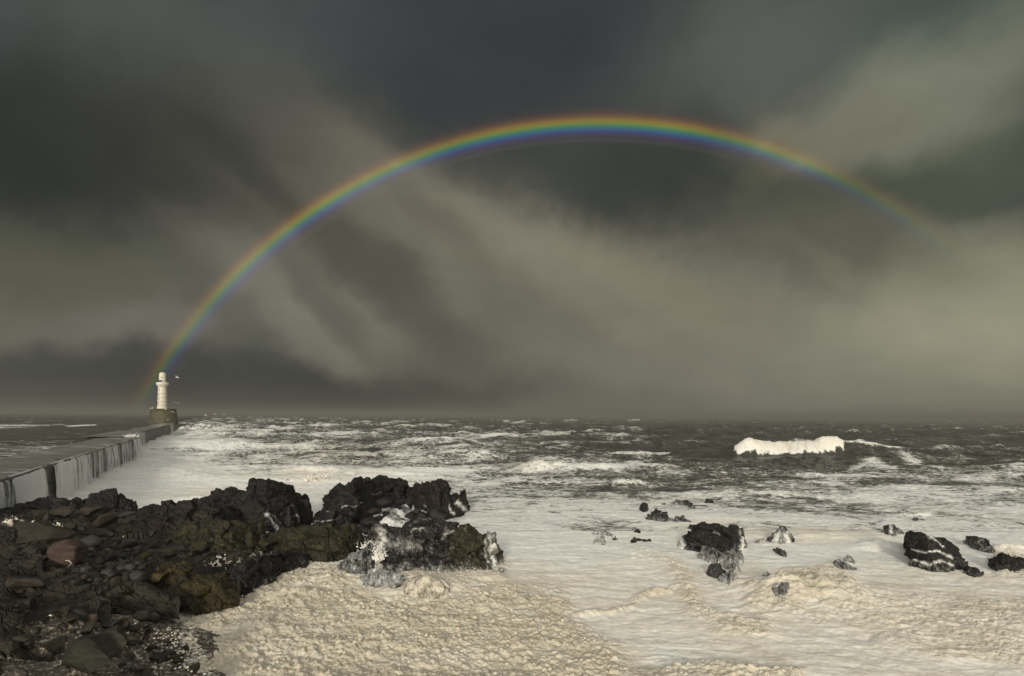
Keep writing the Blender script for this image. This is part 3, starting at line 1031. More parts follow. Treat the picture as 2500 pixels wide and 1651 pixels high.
# ------------------------------------------------------------------ rock outcrops
def rock_disp(p, nrm, amps, seed, tilt=(0.28, 0.1)):
    """cut the surface into planar blocks of three sizes, with cracks between them"""
    out = np.zeros_like(p)
    q = p.copy()
    q[:, 2] = p[:, 2] + tilt[0] * p[:, 0] + tilt[1] * p[:, 1]
    an = np.array([1.0, 1.0, 1.6])
    for i, (size, a) in enumerate(amps):
        f1, f2, cid, off = worley3(q / (size * (1.45, 1.3, 1.0)[i]) * an + 13.7 * seed, seed + i * 7)
        off = off / an * size * (1.45, 1.3, 1.0)[i]
        off[:, 2] -= tilt[0] * off[:, 0] + tilt[1] * off[:, 1]
        n = nrm + (.6, .5, .4)[i] * hv(cid, 5 + i)
        n /= np.linalg.norm(n, axis=1)[:, None]
        d = (off * n).sum(1)
        size = size * (1.45, 1.3, 1.0)[i]
        lim = (.30, .26, .22)[i] * size
        k = (.46, .42, .30)[i] * a
        out -= k * np.clip(d, -lim, lim)[:, None] * n
        crack = 1 - sstep(0, .09, f2 - f1)
        out -= .05 * size * a * crack[:, None] * nrm
    return out


def outcrop(name, label, top, base, zb, depth, mat, seed, nc=160, nr=80, foam=0.0, tan=0.15, foam_low=0.0, falls=(), amps=((1.8, 1.0), (.75, .9), (.3, .7)), cat="rock outcrop", group=None, front=0.40, spots=()):
    x0, x1 = top[0][0], top[-1][0]
    pxs = np.linspace(x0, x1, nc)
    ty = np.interp(pxs, [t[0] for t in top], [t[1] for t in top])
    by = np.interp(pxs, [t[0] for t in base], [t[1] for t in base])
    by = np.maximum(by, ty + 1)
    tap = np.clip(np.minimum(np.arange(nc), np.arange(nc)[::-1]) / (.07 * nc), 0, 1) ** .5
    ty = by - (by - ty) * (.15 + .85 * tap)
    s = np.linspace(0, 1, nr)
    co = np.zeros((nr, nc, 3))
    for j in range(nc):
        Bp = P(pxs[j], by[j], zb)
        Yb = Bp[1]
        Tp = PY(pxs[j], ty[j], Yb + depth * front)
        zc = max(Tp[2], zb + 0.05)
        rx = ray(pxs[j], by[j])[0]
        yy = np.where(s < .5, Yb + depth * front * (s / .5) ** 1.5, Yb + depth * (front + (1 - front) * ((s - .5) / .5)))
        t = np.where(s < .5, np.sin(s / .5 * math.pi / 2) ** 0.9, np.cos((s - .5) / .5 * math.pi / 2) ** 0.8)
        co[:, j, 0] = rx * yy
        co[:, j, 1] = yy
        co[:, j, 2] = zb - .7 + (zc - zb + .7) * t
    p = co.reshape(-1, 3)
    edge = np.minimum(np.linspace(0, 1, nc), np.linspace(1, 0, nc)) * nc
    scl = np.clip(0.25 + edge / (nc * .08), 0.25, 1)
    scl = np.tile(scl, nr)[:, None]
    gu = np.gradient(co, axis=1)
    gv = np.gradient(co, axis=0)
    nn = np.cross(gu, gv).reshape(-1, 3)
    nn /= np.linalg.norm(nn, axis=1)[:, None] + 1e-9
    nn *= np.where(nn[:, 2:3] < 0, -1, 1)
    dsp = rock_disp(p, nn, amps, seed)
    bed = p[:, 2] + .34 * p[:, 0] + .15 * p[:, 1] + .25 * fbm(p[:, 0] / 2.2, p[:, 1] / 2.2 + p[:, 2] / 2, 3, seed + 3)
    saw = (bed / .42) % 1.0
    dsp += nn * ((.11 * (saw ** 2.2 - .4)) * sstep(-.3, .3, fbm(p[:, 0] / 3 + 9, p[:, 1] / 3 + p[:, 2] / 2, 2, seed + 4)))[:, None]
    dsp += nn * (.05 * fbm(p[:, 0] / .25 + p[:, 2], p[:, 1] / .25 + p[:, 2] * 2, 3, seed))[:, None]
    sil = np.ones((nr, nc))
    p2 = p + dsp * scl
    qx, qy = proj(p[:, 0], p[:, 1], p[:, 2])
    hgt = p2[:, 2] - zb
    fo = np.full(len(p), float(foam)) + foam_low * (1 - sstep(0, .9, hgt))
    for pts, wd, st in falls:
        fo += st * np.exp(-(line_d(qx, qy, pts) / wd) ** 2)
    for (cx_, cy_, rx_, ry_, st) in spots:
        fo += st * np.exp(-((qx - cx_) / rx_) ** 2 - ((qy - cy_) / ry_) ** 2)
    c0 = p2.mean(0)
    c0[2] = zb
    me = mesh_np(name, p2 - c0, grid_faces(nr, nc)[:, ::-1], mat, False, {'foam': fo, 'tan': np.full(len(p), tan)})
    o = obj(name, me, loc=c0)
    tag(o, label, cat, group)
    return o


G1 = "rock masses joined to the foreshore"
outcrop("rock_outcrop", "tall black slabby rock mass with a notched top and trickles down its right end",
        [(484, 1232), (497, 1210), (520, 1203), (532, 1194), (545, 1199), (565, 1192), (585, 1190), (605, 1187), (612, 1180), (625, 1184), (655, 1180), (682, 1187), (700, 1192), (718, 1196), (735, 1203), (748, 1212), (757, 1226), (762, 1245), (763, 1262)],
        [(484, 1275), (560, 1300), (650, 1312), (700, 1302), (763, 1275)], 0.3, 9, M_BLACK, 3, 300, 110,
        falls=[([(648, 1255), (660, 1278), (672, 1296)], 6, .50), ([(656, 1250), (686, 1290)], 4, .35), ([(708, 1215), (716, 1245), (722, 1280)], 4, .42), ([(722, 1232), (734, 1268)], 5, .42), ([(752, 1240), (756, 1262)], 4, .35)], amps=((2.4, 1.0), (1.0, 0.9), (.4, 0.7)))
outcrop("rock_outcrop", "broad black rock dome in the middle with a flat crest and foam filled ledges",
        [(755, 1292), (772, 1260), (790, 1240), (803, 1216), (830, 1196), (852, 1182), (880, 1176), (905, 1173), (930, 1169), (950, 1168), (975, 1172), (988, 1177), (992, 1190), (1000, 1210), (1003, 1240)],
        [(755, 1298), (830, 1301), (860, 1296), (885, 1266), (930, 1240), (1003, 1226)], 0.3, 10, M_BLACK, 5, 300, 120,
        falls=[([(800, 1250), (850, 1238), (885, 1220)], 2.2, .55), ([(765, 1282), (830, 1264)], 2.2, .5), ([(905, 1208), (925, 1209)], 2, .5)], amps=((2.4, 1.0), (1.0, 0.9), (.4, 0.7)))
outcrop("rock_outcrop", "rust tinged black rock crest with white cascades running off its right end",
        [(975, 1240), (992, 1205), (1000, 1190), (1020, 1184), (1045, 1181), (1065, 1179), (1085, 1178), (1094, 1188), (1104, 1203), (1118, 1204), (1136, 1203), (1143, 1222), (1147, 1245)],
        [(975, 1222), (1010, 1232), (1040, 1246), (1060, 1264), (1085, 1266), (1120, 1258), (1147, 1248)], 0.3, 7, M_REDBR, 8, 260, 90,
        falls=[([(1096, 1236), (1106, 1255)], 6, .6), ([(1121, 1226), (1138, 1246)], 7, .55), ([(1040, 1232), (1056, 1264)], 5, .4)], foam=.1)
outcrop("rock_shelf", "low stepped ledges laced with white rills below the rust tinged crest",
        [(855, 1300), (890, 1276), (930, 1252), (960, 1238), (1000, 1236), (1030, 1250), (1060, 1260), (1075, 1268)],
        [(855, 1306), (900, 1316), (960, 1326), (1020, 1306), (1080, 1266)], 0.2, 9, M_BLACK, 9, 240, 90, foam=.44, front=.8,
        falls=[([(962, 1212), (968, 1240), (985, 1262), (1000, 1300)], 5, .5), ([(988, 1222), (1010, 1240), (1030, 1262)], 4, .5), ([(900, 1240), (930, 1258), (960, 1290)], 6, .4), ([(930, 1268), (985, 1288)], 8, .4), ([(1044, 1236), (1052, 1262)], 5, .5), ([(960, 1290), (975, 1308)], 9, .5)],
        amps=((1.0, .5), (.6, .5), (.25, .5)))
outcrop("rock_outcrop", "black jagged rock with foam flecks in front of the rills, peaked in its middle",
        [(890, 1340), (905, 1300), (925, 1285), (960, 1290), (985, 1300), (1000, 1280), (1020, 1266), (1060, 1263), (1095, 1268), (1115, 1280), (1120, 1290), (1128, 1300)],
        [(890, 1380), (930, 1400), (1000, 1402), (1060, 1400), (1128, 1395)], 0.15, 5.5, M_BLACK, 12, 280, 110, foam=.22, tan=.3,
        falls=[([(930, 1300), (935, 1340), (915, 1380)], 12, .30), ([(1010, 1300), (1040, 1290)], 3, .3), ([(1080, 1310), (1110, 1296)], 3, .3)], spots=[(985, 1330, 60, 18, .18)], foam_low=.3, amps=((1.5, 1.0), (.7, 0.9), (.28, 0.7)))
outcrop("rock_outcrop", "yellow green topped rock at the seaward tip with water draining off its end",
        [(1085, 1330), (1105, 1298), (1125, 1290), (1145, 1286), (1160, 1286), (1172, 1300), (1182, 1308), (1192, 1308), (1202, 1306), (1210, 1322), (1222, 1350), (1232, 1378)],
        [(1085, 1400), (1120, 1402), (1180, 1404), (1232, 1392)], 0.1, 4.5, M_MOSS, 14, 240, 100, foam=.20, tan=.3,
        falls=[([(1198, 1310), (1205, 1350), (1215, 1385)], 8, .40), ([(1185, 1320), (1195, 1370)], 4, .3)], foam_low=.3, amps=((1.3, 1.0), (.6, 0.9), (.25, 0.7)))
outcrop("rock_outcrop", "low olive brown weathered ridge in front of the gap between the two black masses",
        [(640, 1335), (660, 1310), (690, 1290), (730, 1286), (780, 1285), (830, 1288), (870, 1284), (885, 1290), (890, 1330)],
        [(640, 1362), (700, 1372), (800, 1374), (850, 1362), (890, 1345)], 0.3, 5.5, M_MOSS, 17, 260, 90, amps=((1.2, 1.0), (.5, 0.9), (.22, 0.7)))
outcrop("rock_outcrop", "olive weathered rock bank left of the pool, crumbly with rounded blocks",
        [(380, 1330), (420, 1300), (470, 1283), (520, 1275), (580, 1272), (630, 1276), (648, 1284), (652, 1306)],
        [(380, 1345), (450, 1352), (560, 1352), (652, 1330)], 1.1, 5.0, M_MOSS, 19, 280, 90, amps=((1.2, 1.0), (.5, 0.9), (.22, 0.7)), foam=.06)
outcrop("rock_outcrop", "dark brown rubbly ridge running down from the tall notched rock towards the wall",
        [(325, 1262), (350, 1246), (380, 1232), (420, 1228), (450, 1222), (485, 1224), (520, 1232), (545, 1250), (555, 1280)],
        [(325, 1280), (400, 1292), (480, 1296), (555, 1292)], 1.5, 6.0, M_REDBR, 23, 260, 90, amps=((1.3, 1.0), (.6, 0.9), (.25, 0.7)))
outcrop("rock_outcrop", "black humped rock with a broken flat top nearest the breakwater foot",
        [(165, 1240), (190, 1222), (215, 1212), (222, 1203), (245, 1197), (285, 1196), (292, 1206), (308, 1214), (318, 1222), (338, 1228), (342, 1240), (335, 1256)],
        [(165, 1256), (220, 1262), (280, 1266), (335, 1262)], 1.6, 5.5, M_BLACK, 26, 240, 90, amps=((1.6, 1.0), (.7, 0.9), (.28, 0.7)))
outcrop("rock_outcrop", "long low black bedrock ridge slanting up to the right below the waterfalls",
        [(-90, 1262), (0, 1252), (40, 1240), (80, 1228), (120, 1216), (150, 1222), (175, 1230), (200, 1244)],
        [(-90, 1290), (0, 1282), (60, 1266), (120, 1256), (200, 1256)], 2.1, 4.5, M_BLACK, 29, 260, 70, foam=.12, amps=((1.3, 1.0), (.6, 0.9), (.25, 0.7)))
outcrop("rock_outcrop", "ochre lichened bedrock slab with cracked faces beside the cobbles",
        [(340, 1428), (365, 1404), (400, 1386), (440, 1370), (455, 1374), (470, 1390), (500, 1399), (540, 1400), (565, 1410), (585, 1432)],
        [(340, 1440), (400, 1455), (480, 1462), (540, 1460), (585, 1450)], 1.2, 4.0, M_OCHRE, 31, 260, 90, amps=((1.0, 1.0), (.5, 0.9), (.2, 0.7)), front=.75)
outcrop("rock_outcrop", "dark crumbling rock bank above the tan foam, speckled with white flecks",
        [(545, 1425), (570, 1392), (610, 1370), (660, 1350), (700, 1348), (740, 1352), (755, 1362)],
        [(545, 1462), (600, 1452), (650, 1425), (700, 1396), (755, 1375)], 0.5, 3.2, M_BLACK, 34, 220, 80, foam=.13, tan=.3, foam_low=.12, amps=((.9, 1.0), (.4, 0.9), (.2, 0.7)))
outcrop("rock_shelf", "layered dark bedrock shelf with a straight undercut edge beside the cobbles",
        [(100, 1475), (150, 1448), (220, 1438), (300, 1430), (350, 1436), (400, 1452), (440, 1462)],
        [(100, 1498), (180, 1494), (260, 1482), (350, 1478), (440, 1478)], 1.6, 3.2, M_OLIVE, 37, 260, 60, amps=((1.1, 1.0), (.4, 0.9), (.18, 0.7)), front=.25)
outcrop("rock_shelf", "low weedy bedrock shelf with a black shadowed lip across the lower beach",
        [(-60, 1470), (0, 1466), (60, 1472), (120, 1490), (170, 1500), (230, 1500), (270, 1512)],
        [(-60, 1560), (20, 1552), (80, 1536), (140, 1524), (200, 1516), (270, 1520)], 2.0, 3.6, M_OLIVE, 41, 260, 80, amps=((1.1, 1.0), (.4, 0.9), (.18, 0.7)), front=.7)

GS = "rocks awash in the white water"
SEA_ROCKS = [
    ("largest black rock among those awash in the open foam, square shouldered and flat topped", [(1655, 1325), (1668, 1308), (1680, 1300), (1685, 1292), (1712, 1284), (1745, 1283), (1772, 1289), (1800, 1286), (1812, 1290), (1820, 1305), (1823, 1325)], [(1655, 1338), (1700, 1345), (1760, 1352), (1823, 1338)], 4.0, .16, M_BLACK, [([(1664, 1318), (1662, 1340)], 9, .5), ([(1808, 1300), (1812, 1345)], 8, .5), ([(1742, 1296), (1760, 1302)], 3, .4)]),
    ("flat thin rock slab showing just behind the largest awash rock", [(1678, 1290), (1685, 1281), (1705, 1283), (1715, 1290)], [(1678, 1291), (1715, 1293)], 1.2, .1, M_BLACK, []),
    ("foam sheeted rounded rock under the left front of the square shouldered rock", [(1704, 1358), (1712, 1334), (1738, 1336), (1762, 1352), (1768, 1364)], [(1704, 1362), (1740, 1374), (1768, 1370)], 2.0, .50, M_BLACK, []),
    ("foam veined boulder under the right front of the square shouldered rock", [(1750, 1370), (1765, 1348), (1785, 1338), (1808, 1346), (1816, 1366)], [(1750, 1380), (1790, 1388), (1816, 1376)], 2.0, .56, M_BLACK, []),
    ("dark wet boulder at the left of the trailing string of foam veined stones", [(1724, 1400), (1736, 1378), (1758, 1378), (1770, 1392), (1772, 1404)], [(1724, 1404), (1745, 1412), (1772, 1408)], 1.5, .22, M_GREY, []),
    ("washed grey stone at the right of the trailing string", [(1775, 1396), (1788, 1376), (1803, 1378), (1808, 1396)], [(1775, 1402), (1790, 1408), (1808, 1400)], 1.3, .55, M_BLACK, []),
    ("lowest washed stone at the foot of the trailing string", [(1752, 1418), (1765, 1400), (1785, 1400), (1800, 1408), (1800, 1422)], [(1752, 1420), (1780, 1432), (1800, 1424)], 1.4, .52, M_BLACK, []),
    ("tall humped rock with a white veiled face standing alone in the foam", [(1872, 1318), (1890, 1298), (1905, 1285), (1915, 1288), (1928, 1300), (1938, 1314), (1940, 1320)], [(1872, 1322), (1905, 1326), (1940, 1322)], 2.4, .15, M_BLACK, [([(1900, 1300), (1895, 1322)], 16, .42), ([(1922, 1304), (1925, 1322)], 10, .42)]),
    ("small pale washed stone left of the veiled hump", [(1844, 1322), (1855, 1314), (1868, 1314), (1872, 1322)], [(1844, 1325), (1872, 1326)], .9, .55, M_BLACK, []),
    ("thin grey slab below the veiled hump, tilted down to the right", [(1888, 1340), (1898, 1337), (1912, 1343), (1921, 1354)], [(1888, 1343), (1905, 1354), (1921, 1358)], 1.0, .25, M_GREY, []),
    ("small upright dark rock at the left of the farthest cluster", [(1561, 1242), (1566, 1228), (1578, 1227), (1584, 1234), (1583, 1246)], [(1561, 1247), (1572, 1251), (1583, 1248)], 1.8, .18, M_BLACK, []),
    ("streaked dark rock in front of the farthest cluster", [(1576, 1265), (1590, 1250), (1604, 1243), (1616, 1248), (1630, 1250), (1632, 1262), (1650, 1272)], [(1576, 1268), (1610, 1273), (1650, 1276)], 2.6, .30, M_BLACK, []),
    ("arched rock of the farthest cluster half under foam", [(1634, 1230), (1650, 1222), (1672, 1221), (1690, 1228), (1702, 1245)], [(1634, 1231), (1670, 1232), (1690, 1244), (1702, 1248)], 1.8, .38, M_BLACK, []),
    ("two pronged dark rock right front of the farthest cluster", [(1644, 1272), (1650, 1259), (1660, 1262), (1668, 1258), (1674, 1266), (1688, 1272)], [(1644, 1275), (1688, 1276)], 1.4, .28, M_BLACK, []),
    ("lone low dark rock farthest out, right of the arched one", [(1719, 1226), (1728, 1218), (1738, 1220), (1744, 1227)], [(1719, 1229), (1744, 1230)], 1.6, .1, M_BLACK, []),
    ("tiny dark rock tip between the upright and the arched rocks", [(1616, 1231), (1621, 1228), (1626, 1231)], [(1616, 1232), (1626, 1232)], .6, .1, M_BLACK, []),
    ("pale washed flat rock at the left edge of the awash rocks", [(1447, 1300), (1460, 1294), (1480, 1298), (1496, 1305)], [(1447, 1303), (1496, 1308)], 1.2, .48, M_BLACK, []),
    ("rounded washed stone below the pale flat rock", [(1449, 1326), (1460, 1310), (1474, 1310), (1480, 1322)], [(1449, 1329), (1480, 1329)], 1.2, .56, M_BLACK, []),
    ("thin dark crescent of rock barely above the foam", [(1540, 1322), (1550, 1311), (1570, 1316), (1590, 1318)], [(1540, 1324), (1565, 1320), (1590, 1322)], .8, .1, M_BLACK, []),
    ("tiny dark rock above the crescent", [(1548, 1297), (1557, 1292), (1564, 1298)], [(1548, 1299), (1564, 1300)], .7, .1, M_BLACK, []),
    ("small dark knob between the pale flat rock and the crescent", [(1496, 1314), (1503, 1309), (1508, 1315)], [(1496, 1316), (1508, 1317)], .6, .1, M_BLACK, []),
    ("rock split by a white streak beside the big stepped rock", [(2150, 1300), (2157, 1284), (2170, 1280), (2182, 1282), (2196, 1292), (2208, 1300)], [(2150, 1302), (2180, 1310), (2208, 1304)], 2.0, .36, M_BLACK, [([(2174, 1282), (2176, 1300)], 4, .5)]),
    ("big stepped black rock descending to the right, streaked with foam", [(2207, 1318), (2212, 1302), (2230, 1302), (2250, 1306), (2275, 1316), (2300, 1318), (2318, 1326), (2330, 1338), (2350, 1358), (2364, 1380)], [(2207, 1344), (2225, 1378), (2270, 1392), (2320, 1390), (2364, 1392)], 4.5, .20, M_BLACK, [([(2262, 1310), (2285, 1322), (2300, 1334)], 2.5, .45), ([(2228, 1342), (2262, 1350), (2290, 1344), (2330, 1362)], 3, .5), ([(2235, 1368), (2262, 1376), (2300, 1370), (2330, 1380)], 4, .5)]),
    ("small dark wedge at the right foot of the stepped rock", [(2352, 1392), (2362, 1382), (2380, 1384), (2392, 1392), (2402, 1401)], [(2352, 1398), (2380, 1406), (2402, 1403)], 1.4, .2, M_BLACK, []),
    ("washed rock behind the stepped rock with bare dark face", [(2352, 1322), (2358, 1312), (2375, 1307), (2398, 1311), (2416, 1318), (2418, 1334), (2432, 1345)], [(2352, 1326), (2385, 1342), (2432, 1352)], 2.4, .36, M_BLACK, []),
    ("layered black rock cut off by the right edge of the view", [(2413, 1372), (2420, 1362), (2434, 1358), (2450, 1352), (2480, 1358), (2520, 1362), (2560, 1370)], [(2413, 1375), (2425, 1394), (2480, 1398), (2560, 1392)], 3.2, .10, M_BLACK, []),
    ("tiny dark rock with a puff of spray far out on the right", [(2227, 1266), (2232, 1262), (2240, 1267), (2258, 1271)], [(2227, 1270), (2258, 1272)], 1.0, .3, M_BLACK, []),
    ("thin striped slab awash left of the stepped rock", [(2034, 1372), (2045, 1366), (2065, 1374), (2092, 1388)], [(2034, 1378), (2060, 1394), (2092, 1394)], 1.6, .46, M_GREY, []),
    ("small grey stone above the striped slab", [(2060, 1364), (2068, 1354), (2080, 1360), (2088, 1372)], [(2060, 1368), (2088, 1374)], 1.0, .45, M_GREY, []),
    ("foam plastered rock face below the swirling tan heap", [(1885, 1455), (1892, 1430), (1910, 1422), (1935, 1426), (1945, 1448)], [(1885, 1468), (1910, 1474), (1945, 1456)], 1.6, .60, M_BLACK, []),
    ("narrow dark streaked rock showing through the foam left of the tan heap", [(1858, 1412), (1866, 1396), (1874, 1394), (1880, 1406), (1888, 1418)], [(1858, 1418), (1888, 1424)], .8, .55, M_BLACK, []),
]
for i, (lab, top, base, dep, fo, mt, fl) in enumerate(SEA_ROCKS):
    wpx = top[-1][0] - top[0][0]
    nc_ = int(max(16, min(200, wpx * 1.1)))
    nr_ = int(max(12, nc_ * .45))
    sz = wpx * 0.03
    outcrop("sea_rock", lab, top, base, 0.22, dep, mt, 50 + i, nc_, nr_, foam=fo * .70, tan=.15, foam_low=.14, falls=fl, cat="rock", group=GS,
            amps=((max(.5, sz * .30), .75), (max(.24, sz * .13), .8), (.16, .6)))

# washed rocks in front of the black outcrop
GW = "foam washed rocks in front of the black outcrop"
for i, (lab, top, base, dep, fo, tn) in enumerate([
    ("white streaked leaning rock with a grey draining face left of the jagged black rock", [(818, 1400), (835, 1374), (870, 1344), (905, 1326), (925, 1332), (934, 1352)], [(818, 1405), (850, 1418), (885, 1416), (910, 1398), (934, 1380)], 3.0, .40, .1),
    ("low striped slabs swept by white water", [(865, 1425), (890, 1400), (920, 1390), (950, 1396), (980, 1402), (990, 1428)], [(865, 1438), (920, 1448), (990, 1440)], 2.6, .50, .1),
    ("narrow dark edged rock beside the tan foam hump", [(962, 1440), (968, 1425), (978, 1428), (984, 1442)], [(962, 1448), (984, 1450)], .9, .25, .1),
    ("large hump plastered with tan foam, dark face showing through", [(966, 1446), (990, 1420), (1015, 1408), (1045, 1404), (1075, 1414), (1096, 1434), (1116, 1462)], [(976, 1462), (1030, 1474), (1104, 1472)], 2.6, .60, .80),
    ("small washed rock at the corner of the seaward tip", [(1200, 1398), (1212, 1384), (1226, 1390), (1234, 1404)], [(1200, 1408), (1234, 1410)], 1.2, .5, .1),
    ("dark pitted rock half buried in the tan foam at left", [(690, 1478), (694, 1460), (712, 1452), (738, 1462), (752, 1478)], [(690, 1486), (752, 1484)], 1.2, .60, .9)]):
    outcrop("washed_rock", lab, top, base, 0.15, dep, M_BLACK, 90 + i, 110, 60, foam=fo, tan=tn, cat="rock", group=GW, amps=((.9, .6 if tn > .5 else .8), (.4, .5 if tn > .5 else .7), (.2, .4)))


# ------------------------------------------------------------------ loose boulders and cobbles
def ico(sub):
    import bmesh
    bm = bmesh.new()
    bmesh.ops.create_icosphere(bm, subdivisions=sub, radius=1)
    v = np.array([q.co[:] for q in bm.verts])
    f = np.array([[q.index for q in fc.verts] for fc in bm.faces])
    bm.free()
    return v, f


IV, IF = ico(4)
IV3, IF3 = ico(3)


def stone(seed, planes, cmin, cmax, nz, base=(IV, IF)):
    r = np.random.RandomState(seed)
    v = base[0].copy()
    for k in range(planes):
        n = r.normal(size=3)
        n /= np.linalg.norm(n)
        c = r.uniform(cmin, cmax)
        d = v @ n
        v = v - np.maximum(d - c, 0)[:, None] * n
    if nz:
        nn = fbm(v[:, 0] * 2 + v[:, 2], v[:, 1] * 2 + v[:, 2] * 1.3, 4, seed)
        v = v * (1 + nz * nn[:, None])
    v /= np.abs(v).max(0)
    return v, base[1]


ANG = [mesh_np(f"angular_stone_{k}", *stone(200 + k, 13, .22, .60, .025), M_BROWN, False, None) for k in range(9)]
RND = [mesh_np(f"rounded_stone_{k}", *stone(300 + k, 4, .75, .95, .10, (IV3, IF3)), M_GREY, True, None) for k in range(6)]
BLK = [mesh_np(f"block_stone_{k}", *stone(400 + k, 7, .60, .78, .07), M_RED, True, None) for k in range(2)]


def place_stone(me, name, px, py, wpx, hpx, dratio, mat, label, cat, group, tilt=0.0, rz=None, sink=0.18):
    p = hit(px, py)
    wm = wpx * p[1] / FPX
    hm = hpx * p[1] / FPX
    o = obj(name, me)
    o.material_slots[0].link = 'OBJECT'
    o.material_slots[0].material = mat
    o.scale = (wm / 2, wm / 2 * dratio, hm / 2 * 1.1)
    o.location = (p[0], p[1] + wm / 2 * dratio * .6, p[2] + hm / 2 * (1 - sink))
    o.rotation_euler = (random.uniform(-.08, .08), tilt, rz if rz is not None else random.uniform(-.5, .5))
    tag(o, label, cat, group)
    return o


